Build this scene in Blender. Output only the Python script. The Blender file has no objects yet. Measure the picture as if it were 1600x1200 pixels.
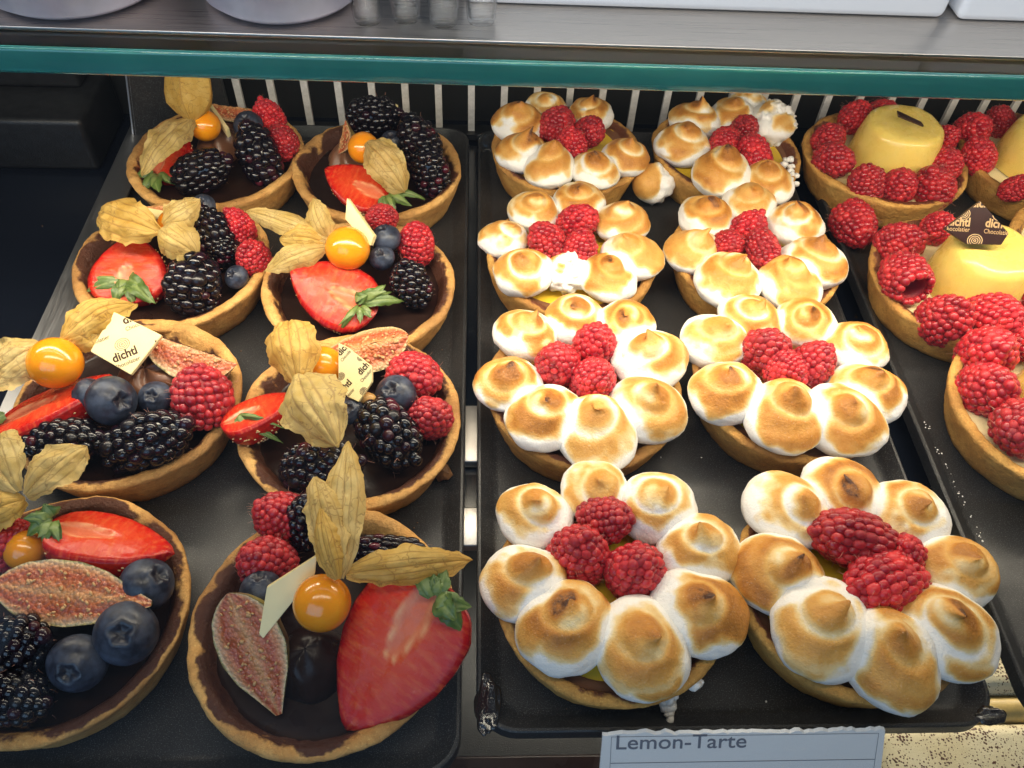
import bpy, bmesh, math, random
import numpy as np
from mathutils import Vector, Matrix
PI = math.pi
CM = 0.01
SC = bpy.context.scene
COL = SC.collection

# ------------------------------------------------------------------ camera
F_PX, PITCH, YAW, ROLL, CAM_H = 1287.0, 50.79, 4.21, 3.60, 29.21     # pixels (of 1600), degrees, cm
_p, _y, _r = (math.radians(a) for a in (PITCH, YAW, ROLL))
FW = np.array([math.sin(_y)*math.cos(_p), math.cos(_y)*math.cos(_p), -math.sin(_p)])
_R0 = np.array([math.cos(_y), -math.sin(_y), 0.0]); _U0 = np.cross(_R0, FW)
RT = _R0*math.cos(_r) + _U0*math.sin(_r)
UP = -_R0*math.sin(_r) + _U0*math.cos(_r)
CP = np.array([0, 0, CAM_H])
cam_d = bpy.data.cameras.new('camera'); cam = bpy.data.objects.new('camera', cam_d); COL.objects.link(cam)
cam_d.sensor_width = 36.0; cam_d.lens = F_PX/1600*36; cam_d.clip_start = 0.005; cam_d.clip_end = 50
cam.matrix_world = Matrix(((RT[0], UP[0], -FW[0], 0), (RT[1], UP[1], -FW[1], 0), (RT[2], UP[2], -FW[2], CAM_H*CM), (0, 0, 0, 1)))
SC.camera = cam
cam_d.dof.use_dof = False

# ------------------------------------------------------------------ world and lamps
W = bpy.data.worlds.new('World'); SC.world = W; W.use_nodes = True
W.node_tree.nodes['Background'].inputs[0].default_value = (0.62, 0.76, 1.0, 1)
W.node_tree.nodes['Background'].inputs[1].default_value = 0.075

def area(name, loc, target, sx, sy, power, col):
    d = bpy.data.lights.new(name, 'AREA'); d.shape = 'RECTANGLE'; d.size = sx*CM; d.size_y = sy*CM
    d.energy = power; d.color = col
    o = bpy.data.objects.new(name, d); COL.objects.link(o)
    v = Vector(target) - Vector(loc)
    o.location = Vector(loc)*CM; o.rotation_euler = v.to_track_quat('-Z', 'Y').to_euler()
    return o
area('led_strip_light', (10, 25.8, 14.5), (10, 25.6, 0), 78, 1.6, 1.35, (1.0, 0.86, 0.66))      # strip under the front of the upper glass shelf
area('case_top_light', (8, 6, 60), (8, 16, 0), 80, 6, 2.5, (1.0, 0.87, 0.70))                  # strip under the top of the case
area('shop_window_daylight', (-22, -42, 42), (0, 14, 0), 70, 50, 2.2, (0.42, 0.66, 1.0))        # daylight from the shop window behind the viewer

area('upper_shelf_fill', (5, 24, 27), (5, 35, 17), 70, 3, .4, (0.92, 0.95, 1.0))                 # added fill lamp, brightens the sheet and boxes on the upper shelf
area('lower_level_light', (24, 18.6, -3.5), (24, 13, -12), 50, 1.5, .6, (1.0, 0.90, 0.72))    # strip under the tart level, lighting the cakes below
SC.view_settings.view_transform = 'Standard'; SC.view_settings.look = 'None'
SC.view_settings.exposure = 0.12; SC.view_settings.gamma = 1.0; SC.view_settings.use_curve_mapping = False
SC.render.engine = 'CYCLES'
SC.cycles.max_bounces = 8; SC.cycles.transparent_max_bounces = 12; SC.cycles.use_denoising = True

# ------------------------------------------------------------------ geometry helpers (centimetres)
def ray(px, py):
    return FW + RT*(px-800)/F_PX - UP*(py-600)/F_PX
def at(px, py, z):
    """point of the place (cm) seen at this spot of the picture when it lies at height z"""
    d = ray(px, py); return CP + d*((z-CAM_H)/d[2])
def ppc(P):
    return F_PX/float((np.asarray(P)-CP) @ FW)
def vec(r, u, c):
    v = RT*r + UP*u - FW*c
    return v/np.linalg.norm(v)
def unit(v): v = np.asarray(v, float); return v/np.linalg.norm(v)
def frame(y, z):
    """3x3 with local Y along y and local Z close to z"""
    y = unit(y); z = np.asarray(z, float); x = unit(np.cross(y, z)); z = np.cross(x, y)
    return np.stack([x, y, z], 1)

def hash3(i, seed):
    i = i.astype(np.int64)
    h = (i[..., 0]*374761393 + i[..., 1]*668265263 + i[..., 2]*2147483647 + seed*1274126177) & 0xffffffff
    h = ((h ^ (h >> 13))*1274126177) & 0xffffffff
    h = ((h ^ (h >> 16))*2246822519) & 0xffffffff
    return ((h ^ (h >> 15)) & 0xffff)/65535.0
def noise(P, scale=1.0, seed=0):
    P = np.asarray(P, float)*scale + 31.7
    i = np.floor(P).astype(np.int64); f = P-i; f = f*f*(3-2*f)
    r = 0
    for dx in (0, 1):
        for dy in (0, 1):
            for dz in (0, 1):
                w = (f[..., 0] if dx else 1-f[..., 0])*(f[..., 1] if dy else 1-f[..., 1])*(f[..., 2] if dz else 1-f[..., 2])
                r = r + w*hash3(i+np.array([dx, dy, dz]), seed)
    return r*2-1
def fbm(P, scale, seed, n=3):
    return sum(noise(P, scale*2**k, seed+k)/2**k for k in range(n))
def sstep(a, b, x):
    t = np.clip((x-a)/(b-a), 0, 1); return t*t*(3-2*t)

def grid_faces(nu, nv, wrap_u=False):
    """vertices v*nu+u"""
    uu = np.arange(nu if wrap_u else nu-1); vv = np.arange(nv-1)
    U, V = np.meshgrid(uu, vv); U = U.ravel(); V = V.ravel(); U2 = (U+1) % nu
    return np.stack([V*nu+U, V*nu+U2, (V+1)*nu+U2, (V+1)*nu+U], 1)

def make_mesh(name, V, F, mats, attrs=None, midx=None, smooth=True):
    me = bpy.data.meshes.new(name)
    V = np.asarray(V, float)*CM
    F = [tuple(int(i) for i in f) for f in F]
    me.from_pydata([tuple(v) for v in V], [], F)
    for m in (mats if isinstance(mats, (list, tuple)) else [mats]): me.materials.append(m)
    if midx is not None: me.polygons.foreach_set('material_index', np.asarray(midx, np.int32))
    for k, a in (attrs or {}).items():
        a = np.asarray(a, np.float32)
        if a.ndim == 1:
            t = me.attributes.new(k, 'FLOAT', 'POINT'); t.data.foreach_set('value', a)
        else:
            t = me.attributes.new(k, 'FLOAT_VECTOR', 'POINT'); t.data.foreach_set('vector', a.ravel())
    me.polygons.foreach_set('use_smooth', np.full(len(me.polygons), smooth))
    me.update(); return me
def link(name, me, parent=None, loc=None, rot=None, scale=None):
    o = bpy.data.objects.new(name, me); COL.objects.link(o)
    M = Matrix.Identity(4)
    if rot is not None: M = Matrix([[*map(float, r)] for r in np.asarray(rot)]).to_4x4()
    if scale is not None: M = M @ Matrix.Diagonal((*([scale]*3 if np.isscalar(scale) else scale), 1))
    if loc is not None: M.translation = Vector([float(c) for c in loc])*CM
    if parent is not None: o.parent = parent
    o.matrix_basis = M
    return o
def tag(o, label, cat, group=None, kind=None):
    if label: o['label'] = label
    if cat: o['category'] = cat
    if group: o['group'] = group
    if kind: o['kind'] = kind
    return o
def empty(name, loc, rot=None):
    return link(name, None, None, loc, rot)
def join(parts):
    """[(V,F,matindex)] -> V,F,midx"""
    Vs, Fs, Ms = [], [], []; n = 0
    for V, F, m in parts:
        Vs.append(np.asarray(V, float)); Fs += [tuple(int(i)+n for i in f) for f in F]; Ms += [m]*len(F); n += len(V)
    return np.concatenate(Vs), Fs, Ms
def box(x0, x1, y0, y1, z0, z1):
    V = np.array([(x, y, z) for z in (z0, z1) for y in (y0, y1) for x in (x0, x1)], float)
    return V, [(0, 2, 3, 1), (4, 5, 7, 6), (0, 1, 5, 4), (2, 6, 7, 3), (0, 4, 6, 2), (1, 3, 7, 5)]
def lathe(prof, n=96, close=False):
    prof = np.asarray(prof, float); a = np.linspace(0, 2*PI, n, endpoint=False)
    V = np.stack([np.outer(prof[:, 0], np.cos(a)), np.outer(prof[:, 0], np.sin(a)), np.outer(prof[:, 1], np.ones(n))], -1).reshape(-1, 3)
    return V, [tuple(f) for f in grid_faces(n, len(prof), True)]
def bevel_box_obj(name, dims, mat, parent=None, loc=None, rot=None, r=0.1, seg=3):
    V, F = box(*dims); bm = bmesh.new(); vs = [bm.verts.new(v*CM) for v in V]
    for f in F: bm.faces.new([vs[i] for i in f])
    bm.normal_update()
    bmesh.ops.bevel(bm, geom=bm.edges[:], offset=r*CM, segments=seg, profile=0.5, affect='EDGES')
    me = bpy.data.meshes.new(name); bm.to_mesh(me); bm.free(); me.materials.append(mat)
    me.polygons.foreach_set('use_smooth', np.full(len(me.polygons), True))
    return link(name, me, parent, loc, rot)
def ico(sub):
    bm = bmesh.new(); bmesh.ops.create_icosphere(bm, subdivisions=sub, radius=1)
    V = np.array([v.co[:] for v in bm.verts]); F = [tuple(v.index for v in f.verts) for f in bm.faces]; bm.free(); return V, F
ICO1, ICO2 = ico(1), ico(2)

# ------------------------------------------------------------------ materials
class G:
    def __init__(s, name):
        s.m = bpy.data.materials.new(name); s.m.use_nodes = True; s.t = s.m.node_tree
        s.b = s.t.nodes['Principled BSDF']; s.out = s.t.nodes['Material Output']
    def n(s, typ, **kw):
        nd = s.t.nodes.new(typ)
        for k, v in kw.items():
            if k in nd.inputs.keys(): 
                if hasattr(v, 'is_output'): s.t.links.new(v, nd.inputs[k])
                else: nd.inputs[k].default_value = v
            else: setattr(nd, k, v)
        return nd
    def set(s, **kw):
        for k, v in kw.items():
            k = k.replace('_', ' ')
            if hasattr(v, 'is_output'): s.t.links.new(v, s.b.inputs[k])
            else: s.b.inputs[k].default_value = v
        return s
    def attr(s, name, vecout=False):
        a = s.n('ShaderNodeAttribute', attribute_name=name); return a.outputs['Vector' if vecout else 'Fac']
    def obj(s): return s.n('ShaderNodeTexCoord').outputs['Object']
    def noise(s, scale, detail=3, rough=.5, vector=None, out='Fac'):
        nd = s.n('ShaderNodeTexNoise', Scale=scale, Detail=detail, Roughness=rough)
        s.t.links.new(vector if vector is not None else s.obj(), nd.inputs['Vector']); return nd.outputs[out]
    def voro(s, scale, vector=None, feature='F1', out='Distance'):
        nd = s.n('ShaderNodeTexVoronoi', feature=feature); nd.inputs['Scale'].default_value = scale
        s.t.links.new(vector if vector is not None else s.obj(), nd.inputs['Vector']); return nd.outputs[out]
    def math(s, op, a, b=0.0, clamp=False):
        nd = s.n('ShaderNodeMath', operation=op, use_clamp=clamp)
        for i, v in enumerate((a, b)):
            if hasattr(v, 'is_output'): s.t.links.new(v, nd.inputs[i])
            else: nd.inputs[i].default_value = v
        return nd.outputs[0]
    def ramp(s, fac, stops, interp='LINEAR'):
        nd = s.n('ShaderNodeValToRGB'); nd.color_ramp.interpolation = interp
        e = nd.color_ramp.elements
        while len(e) < len(stops): e.new(0.5)
        for el, (p, c) in zip(e, stops):
            el.position = p; el.color = (*c, 1) if not np.isscalar(c) else (c, c, c, 1)
        s.t.links.new(fac, nd.inputs[0]); return nd.outputs[0]
    def mix(s, f, a, b, typ='MIX'):
        nd = s.n('ShaderNodeMix', data_type='RGBA', blend_type=typ)
        for k, v in ((0, f), (6, a), (7, b)):
            if hasattr(v, 'is_output'): s.t.links.new(v, nd.inputs[k])
            else: nd.inputs[k].default_value = v if (k == 0 or len(v) == 4) else (*v, 1)
        return nd.outputs[2]
    def bump(s, h, strength=.3, dist=.0005, prev=None):
        nd = s.n('ShaderNodeBump', Strength=strength, Distance=dist); s.t.links.new(h, nd.inputs['Height'])
        if prev is not None: s.t.links.new(prev, nd.inputs['Normal'])
        s.t.links.new(nd.outputs[0], s.b.inputs['Normal']); return nd.outputs[0]
    def rnd(s): return s.n('ShaderNodeObjectInfo').outputs['Random']
    def sss(s, w, rad, scale):
        s.set(Subsurface_Weight=w, Subsurface_Radius=rad, Subsurface_Scale=scale); return s
M = {}
def simple(name, col, rough=.5, metal=0, var=.0, vs=300, bump=0, bs=600, spec=.5, coat=0):
    g = G(name)
    c = (*col, 1)
    if var:
        c = g.mix(g.ramp(g.noise(vs, 4), [(.3, 0.), (.7, 1.)]), tuple(x*(1-var) for x in col), tuple(min(1, x*(1+var)) for x in col))
    g.set(Base_Color=c, Roughness=rough, Metallic=metal, Specular_IOR_Level=spec, Coat_Weight=coat)
    if bump: g.bump(g.noise(bs, 3), bump)
    M[name] = g.m; return g.m

def crust_mat(name, light, dark, choc):
    g = G(name)
    base = g.mix(g.ramp(g.noise(90, 5, .6), [(.32, 0.), (.7, 1.)]), dark, light)
    base = g.mix(g.ramp(g.noise(420, 5, .75), [(.48, 0.), (.72, .6)]), base, tuple(x*.5 for x in dark))
    base = g.mix(g.ramp(g.noise(1300, 2), [(.60, 0.), (.72, .5)]), base, tuple(min(1, x*1.35) for x in light))
    toast = g.attr('toast'); base = g.mix(toast, base, (.20, .075, .02))
    ch = g.math('ADD', g.attr('choc'), g.math('MULTIPLY', g.math('SUBTRACT', g.noise(130, 5, .6), .5), .9))
    cm = g.ramp(ch, [(.44, 0.), (.56, 1.)])
    g.set(Base_Color=g.mix(cm, base, choc), Roughness=g.ramp(cm, [(0, .62), (1, .33)]), Specular_IOR_Level=.4)
    h = g.math('ADD', g.noise(800, 5, .75), g.math('MULTIPLY', g.noise(210, 4, .6), 1.8))
    g.bump(h, .85, .0011); M[name] = g.m
crust_mat('shortcrust_chocolate', (.84, .50, .17), (.64, .31, .08), (.085, .028, .013))
crust_mat('shortcrust_golden', (.78, .45, .12), (.58, .27, .055), (.15, .046, .02))

g = G('chocolate_glaze'); g.set(Base_Color=g.mix(g.noise(120, 3), (.012, .005, .0035), (.024, .011, .008)), Roughness=g.ramp(g.noise(60, 3), [(.3, .22), (.7, .42)]), Specular_IOR_Level=.22)
g.bump(g.noise(150, 4), .25, .0008); M['chocolate_glaze'] = g.m
g = G('lemon_curd'); g.set(Base_Color=g.mix(g.noise(100, 3), (.74, .46, .02), (.80, .58, .06)), Roughness=.18, Specular_IOR_Level=.5, Coat_Weight=.3); g.bump(g.noise(140, 3), .3, .001); M['lemon_curd'] = g.m
g = G('pastry_cream'); g.set(Base_Color=g.mix(g.noise(90, 3), (.80, .66, .33), (.86, .76, .46)), Roughness=.35); g.bump(g.noise(110, 4), .4, .0015); M['pastry_cream'] = g.m
g = G('custard'); g.set(Base_Color=g.mix(g.noise(70, 3), (.80, .55, .10), (.85, .66, .19)), Roughness=g.ramp(g.noise(200, 3), [(.3, .2), (.7, .38)]), Coat_Weight=.2, Coat_Roughness=.12); g.sss(.25, (1, .7, .3), .003); g.bump(g.noise(90, 3), .25, .001); M['custard'] = g.m
g = G('chocolate_cream'); g.set(Base_Color=g.mix(g.noise(120, 3), (.15, .062, .03), (.21, .095, .05)), Roughness=.36); g.bump(g.noise(200, 3), .25); M['chocolate_cream'] = g.m

def drup_mat(name, cols, rough, sss=0, rad=(1, .2, .15), coat=.25):
    g = G(name); r = g.attr('rnd')
    base = g.ramp(r, cols)
    hue = g.n('ShaderNodeHueSaturation'); g.t.links.new(base, hue.inputs['Color'])
    g.t.links.new(g.math('ADD', g.math('MULTIPLY', g.rnd(), .4), .8), hue.inputs['Value'])
    g.set(Base_Color=hue.outputs[0], Roughness=g.ramp(g.math('FRACT', g.math('MULTIPLY', r, 7.3)), [(0, rough*.75), (.75, rough*1.2), (1, rough*2.2)]), Coat_Weight=coat, Coat_Roughness=.12)
    if sss: g.sss(sss, rad, .0025)
    g.bump(g.noise(1500, 2), .12, .0003); M[name] = g.m
drup_mat('raspberry_flesh', [(0, (.27, .004, .014)), (.5, (.40, .008, .018)), (1, (.55, .022, .026))], .38, .15, (1, .14, .1), .15)
M['raspberry_flesh'].node_tree.nodes['Principled BSDF'].inputs['Sheen Weight'].default_value = .12
M['raspberry_flesh'].node_tree.nodes['Principled BSDF'].inputs['Sheen Tint'].default_value = (1, .55, .5, 1)
drup_mat('blackberry_flesh', [(0, (.0030, .0025, .0045)), (.80, (.007, .004, .008)), (.93, (.022, .004, .010)), (1, (.085, .008, .018))], .16, 0, coat=.12)
simple('berry_hair', (.62, .30, .22), .6)
simple('raspberry_hollow', (.25, .01, .015), .6)
g = G('blueberry_skin')
bl = g.mix(g.ramp(g.noise(140, 5, .65), [(.35, 0.), (.72, 1.)]), (.010, .011, .020), (.062, .080, .125))
bl = g.mix(g.attr('crown'), bl, (.012, .010, .016)); g.set(Base_Color=bl, Roughness=g.ramp(g.noise(160, 4), [(.35, .30), (.7, .6)]), Specular_IOR_Level=.5); g.bump(g.noise(900, 2), .1); M['blueberry_skin'] = g.m
g = G('physalis_skin'); g.set(Base_Color=g.mix(g.noise(120, 3), (.80, .24, .006), (.86, .36, .012)), Roughness=.2, Coat_Weight=.5, Coat_Roughness=.08); g.sss(.3, (1, .4, .05), .004); g.bump(g.noise(260, 3), .06); M['physalis_skin'] = g.m
def husk_mat(name, c0, c1, vein):
    g = G(name); uv = g.attr('puv', True)
    col = g.mix(g.ramp(g.noise(1.6, 4, .6, uv), [(.3, 0.), (.7, 1.)]), c0, c1)
    ws = g.n('ShaderNodeVectorMath', operation='ADD'); g.t.links.new(uv, ws.inputs[0])
    nz = g.n('ShaderNodeVectorMath', operation='SCALE', Scale=.8); g.t.links.new(g.noise(1.6, 3, .6, uv, 'Color'), nz.inputs[0]); g.t.links.new(nz.outputs[0], ws.inputs[1])
    ws2 = g.n('ShaderNodeMapping'); ws2.inputs['Scale'].default_value = (.62, 1.5, 1); g.t.links.new(ws.outputs[0], ws2.inputs['Vector'])
    d = g.voro(1.7, ws2.outputs[0], 'DISTANCE_TO_EDGE')
    net = g.ramp(d, [(.0, 1.), (.032, 0.)])
    rib = g.ramp(g.attr('rib'), [(.4, 0.), (.95, .5)])
    v = g.math('MAXIMUM', g.math('MULTIPLY', net, .55), rib)
    col = g.mix(v, col, vein)
    g.set(Base_Color=col, Roughness=.5, Specular_IOR_Level=.35)
    g.bump(g.math('ADD', g.math('MULTIPLY', v, .8), g.noise(5, 4, .6, uv)), .5, .0008)
    tr = g.n('ShaderNodeBsdfTranslucent'); g.t.links.new(col, tr.inputs['Color'])
    mx = g.n('ShaderNodeMixShader', Fac=.45); g.t.links.new(g.b.outputs[0], mx.inputs[1]); g.t.links.new(tr.outputs[0], mx.inputs[2])
    g.t.links.new(mx.outputs[0], g.out.inputs[0]); M[name] = g.m
husk_mat('husk_straw', (.66, .46, .13), (.84, .67, .29), (.30, .15, .05))
husk_mat('husk_gold', (.66, .41, .08), (.83, .60, .18), (.30, .13, .04))
husk_mat('husk_violet_veined', (.60, .43, .13), (.76, .59, .24), (.22, .10, .07))
g = G('sepal_green'); uv = g.attr('puv', True)
g.set(Base_Color=g.mix(g.math('MULTIPLY', g.attr('rib'), .45), g.mix(g.noise(2.2, 3, .5, uv), (.030, .075, .012), (.14, .21, .045)), (.30, .36, .12)), Roughness=.42); g.bump(g.noise(7, 3, .5, uv), .4, .0006); M['sepal_green'] = g.m
g = G('strawberry_flesh'); st = g.attr('st', True); sep = g.n('ShaderNodeSeparateXYZ'); g.t.links.new(st, sep.inputs[0])
mp = g.n('ShaderNodeMapping'); mp.inputs['Scale'].default_value = (22, 2.2, 1); g.t.links.new(st, mp.inputs['Vector'])
streak = g.noise(1, 3, .6, mp.outputs[0])
e = g.math('ADD', g.attr('edge'), g.math('MULTIPLY', g.math('SUBTRACT', streak, .5), .16))
col = g.ramp(e, [(.0, (.24, .002, .005)), (.06, (.38, .005, .007)), (.18, (.54, .018, .009)), (.50, (.62, .045, .014)), (.85, (.66, .07, .022))])
col = g.mix(g.math('MULTIPLY', g.ramp(streak, [(.48, 0.), (.75, 1.)]), .38), col, (.78, .22, .06))
col = g.mix(g.math('MULTIPLY', g.attr('core'), .7), col, (.70, .20, .10))
col = g.mix(g.math('MULTIPLY', g.attr('coreline'), .75), col, (.86, .48, .24))
g.set(Base_Color=col, Roughness=g.ramp(g.noise(180, 3), [(.35, .20), (.65, .36)]), Specular_IOR_Level=.28); g.sss(.0, (1, .25, .1), .003)
g.bump(g.math('ADD', streak, g.noise(400, 3)), .3, .0005); M['strawberry_flesh'] = g.m
g = G('strawberry_skin'); g.set(Base_Color=g.mix(g.noise(120, 3), (.42, .008, .010), (.60, .022, .012)), Roughness=.24, Coat_Weight=.4, Coat_Roughness=.1); g.sss(.15, (1, .2, .1), .002); g.bump(g.voro(420), .45, .0008); M['strawberry_skin'] = g.m
simple('seed_straw', (.74, .50, .24), .4)
g = G('fig_flesh'); t = g.attr('t'); n1 = g.noise(450, 4, .65); tt = g.math('ADD', t, g.math('MULTIPLY', g.math('SUBTRACT', n1, .5), .22))
col = g.ramp(tt, [(.0, (.62, .30, .12)), (.22, (.52, .15, .05)), (.55, (.42, .075, .028)), (.74, (.58, .21, .08)), (.90, (.64, .38, .20)), (.95, (.66, .50, .26)), (.99, (.30, .24, .08))])
col = g.mix(g.ramp(g.voro(900), [(.0, .5), (.35, 0.)]), col, (.74, .44, .22))
g.set(Base_Color=col, Roughness=.3, Coat_Weight=.3, Coat_Roughness=.15); g.bump(g.math('ADD', n1, g.math('MULTIPLY', g.voro(700), -1.2)), .7, .001); M['fig_flesh'] = g.m; simple('fig_seed', (.58, .33, .14), .4)
g = G('fig_skin'); g.set(Base_Color=g.mix(g.ramp(g.noise(130, 4), [(.3, 0.), (.75, 1.)]), (.045, .010, .014), (.13, .032, .03)), Roughness=.33, Coat_Weight=.2); g.bump(g.noise(300, 3), .2); M['fig_skin'] = g.m
g = G('fig_skin_green'); g.set(Base_Color=g.mix(g.ramp(g.noise(140, 4), [(.3, 0.), (.7, 1.)]), (.15, .06, .035), (.30, .25, .06)), Roughness=.38); M['fig_skin_green'] = g.m
simple('white_chocolate', (.84, .71, .36), .32, var=.04, vs=150)
simple('dark_chocolate', (.030, .012, .011), .28, var=.15, vs=150)
simple('cocoa_print', (.075, .022, .012), .5)
simple('cream_print', (.80, .56, .28), .5)

g = G('meringue')
toa = g.math('ADD', g.attr('toast'), g.math('MULTIPLY', g.math('SUBTRACT', g.noise(330, 5, .65), .5), .30))
col = g.ramp(toa, [(.12, (.87, .84, .79)), (.30, (.82, .63, .32)), (.52, (.70, .38, .095)), (.78, (.54, .225, .038)), (.94, (.34, .125, .022)), (1.0, (.09, .035, .016))])
col = g.mix(g.math('MULTIPLY', g.ramp(g.noise(1700, 2), [(.62, 0.), (.75, 1.)]), .22), col, (.85, .78, .66))
g.set(Base_Color=col, Roughness=g.ramp(toa, [(.2, .6), (.6, .42)]), Specular_IOR_Level=.35); g.sss(.12, (1, .85, .7), .002)
g.bump(g.math('ADD', g.noise(1100, 3, .6), g.math('MULTIPLY', g.noise(250, 4, .6), 1.6)), .45, .0009); M['meringue'] = g.m

g = G('tray_enamel'); g.set(Base_Color=g.mix(g.ramp(g.noise(2600, 2), [(.56, 0.), (.76, 1.)]), (.017, .017, .018), (.15, .15, .15)), Roughness=g.ramp(g.noise(50, 4), [(.3, .28), (.7, .50)]), Specular_IOR_Level=.42); g.bump(g.noise(2600, 2), .3, .0003); M['tray_enamel'] = g.m
g = G('dark_gloss'); g.set(Base_Color=(.006, .008, .014, 1), Roughness=g.ramp(g.noise(25, 4), [(.3, .10), (.7, .22)]), Specular_IOR_Level=.6); M['dark_gloss'] = g.m
simple('black_plastic', (.010, .010, .011), .42, var=.3, vs=200, bump=.3, bs=1500)
simple('black_void', (.002, .002, .002), .9)
def brushed(name, col, rough, axis):
    g = G(name); mp = g.n('ShaderNodeMapping'); mp.inputs['Scale'].default_value = axis; g.t.links.new(g.obj(), mp.inputs['Vector'])
    s = g.noise(1, 3, .6, mp.outputs[0]); g.set(Base_Color=g.mix(s, tuple(x*.75 for x in col), col), Metallic=1, Roughness=g.ramp(s, [(.3, rough*.8), (.7, rough*1.3)])); g.bump(s, .15, .0003); M[name] = g.m
brushed('steel_bar', (.78, .74, .70), .38, (2500, 2500, 60)); simple('grille_paint', (.62, .59, .56), .4, metal=.15, var=.15, vs=300)
brushed('steel_sheet', (.60, .55, .50), .30, (25, 2200, 200))
def glass(name, tint, refl=1.45, rough=.0):
    g = G(name); tr = g.n('ShaderNodeBsdfTransparent'); tr.inputs[0].default_value = (*tint, 1)
    gl = g.n('ShaderNodeBsdfGlossy', Roughness=rough); ge = g.n('ShaderNodeNewGeometry'); dt = g.n('ShaderNodeVectorMath', operation='DOT_PRODUCT'); g.t.links.new(ge.outputs['Incoming'], dt.inputs[0]); g.t.links.new(ge.outputs['Normal'], dt.inputs[1])
    f0 = ((refl-1)/(refl+1))**2; fr = g.math('ADD', g.math('MULTIPLY', g.math('POWER', g.math('SUBTRACT', 1.0, g.math('ABSOLUTE', dt.outputs['Value'])), 5.0), 1-f0), f0, True)   # the share of light a glass face mirrors
    mx = g.n('ShaderNodeMixShader'); g.t.links.new(fr, mx.inputs[0]); g.t.links.new(tr.outputs[0], mx.inputs[1]); g.t.links.new(gl.outputs[0], mx.inputs[2])
    g.t.links.new(mx.outputs[0], g.out.inputs[0]); M[name] = g.m
glass('clear_glass', (.93, .98, .97)); glass('clear_plastic', (.96, .97, .98), 1.35, .1); glass('rose_plastic', (.80, .66, .72), 1.6, .08)
g = G('glass_edge_teal'); g.set(Base_Color=g.mix(g.noise(30, 3), (.03, .34, .33), (.12, .62, .58)), Roughness=.06, Transmission_Weight=.75, IOR=1.5, Coat_Weight=.5); M['glass_edge_teal'] = g.m
simple('white_box', (.80, .82, .86), .45); simple('milky_plastic', (.66, .60, .68), .3, var=.12, vs=120)
g = G('speckled_cream'); v = g.voro(850); fl = g.ramp(g.math('ADD', v, g.math('MULTIPLY', g.noise(110, 4, .6), 1.1)), [(.82, 1.), (.92, 0.)])
g.set(Base_Color=g.mix(fl, g.mix(g.noise(40, 3), (.66, .52, .27), (.84, .76, .54)), (.10, .035, .02)), Roughness=.5); g.bump(g.math('ADD', g.noise(120, 4), fl), .4, .001); M['speckled_cream'] = g.m
simple('caramel_cream', (.55, .38, .13), .4, var=.15)
g = G('card_white'); g.set(Base_Color=g.mix(g.noise(30, 3), (.72, .73, .74), (.80, .80, .80)), Roughness=.6); g.bump(g.noise(800, 3), .1); M['card_white'] = g.m
simple('card_ink', (.16, .17, .21), .6)
g = G('sticky_glaze'); g.set(Base_Color=(.012, .010, .010, 1), Roughness=.08, Coat_Weight=1); g.bump(g.noise(350, 3), .6, .001); M['sticky_glaze'] = g.m
simple('walnut_brown', (.16, .075, .028), .5, var=.4, vs=400, bump=.5)
simple('nut_gold', (.55, .30, .09), .4, var=.2)
simple('aluminium', (.55, .55, .56), .4, metal=1)

# ------------------------------------------------------------------ the setting: case floor, back, sides
def struct(name, V, F, mat, smooth=False):
    o = link(name, make_mesh(name, V, F, mat, smooth=smooth)); o['kind'] = 'structure'; return o
struct('case_floor', *box(-70, -19.3, -12, 60, -3.2, -1.2), M['dark_gloss'])
struct('shelf_panel', *box(-19.2, 70, 17.6, 60, -3.2, -1.2), M['dark_gloss'])
struct('lower_deck', *box(-60, 80, -30, 60, -14, -12.2), M['black_plastic'])
struct('case_back', *box(-70, 90, 46.5, 47.5, -4, 24), M['black_void'])

# black side housing at the far left
ho = empty('side_housing', (-27, 43, -1.2)); tag(ho, 'black plastic housing in the far left corner of the case', 'housing')
bevel_box_obj('housing_body', (-22, 5.2, -2.5, 3.0, 0.02, 3.4), M['black_plastic'], ho, r=.35)
bevel_box_obj('housing_lid', (-22, 4.4, .6, 3.0, 3.43, 8.0), M['black_plastic'], ho, r=.3)
# upright plate beside the grille
pl = empty('corner_plate', (-19.2, 42.5, -1.2)); tag(pl, 'dark grey metal plate standing left of the grille behind the chocolate tarts', 'plate')
V = np.array([(-.6, -1.6, .1), (4.6, 1.2, .1), (4.6, 1.2, 9), (-.6+1.6, -.7, 9), (-.6, -1.2, .1), (4.6, 1.6, .1), (4.6, 1.6, 9), (1.0, -.3, 9)], float)
link('plate_sheet', make_mesh('plate_sheet', V, [(0, 1, 2, 3), (5, 4, 7, 6), (4, 0, 3, 7), (1, 5, 6, 2), (3, 2, 6, 7), (4, 5, 1, 0)], M['tray_enamel'], smooth=False), pl)
V, F, mi = join([(*box(-.1, .1, -.1, .1, 0, 9.1), 0)])
V[:, 0] += np.where(V[:, 2] > 1, 1.0, -.6); V[:, 1] += np.where(V[:, 2] > 1, -.55, -1.45)
link('plate_edge', make_mesh('plate_edge', V, F, M['aluminium'], smooth=False), pl)

# ventilation grille
gr = empty('ventilation_grille', (10, 44.6, -1)); tag(gr, 'steel ventilation grille of upright bars across the back of the case', 'grille')
V, F = box(-.2, .2, -.12, .12, 0, 15.5); bar_me = make_mesh('bar', V, F, M['grille_paint'], smooth=False)
for k in range(34): link('bar', bar_me, gr, (-26.0 + 1.97*k, 0, .4))
link('bottom_rail', make_mesh('bottom_rail', *box(-27, 42, -.5, .6, 0, .38), M['black_plastic'], smooth=False), gr)

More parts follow.
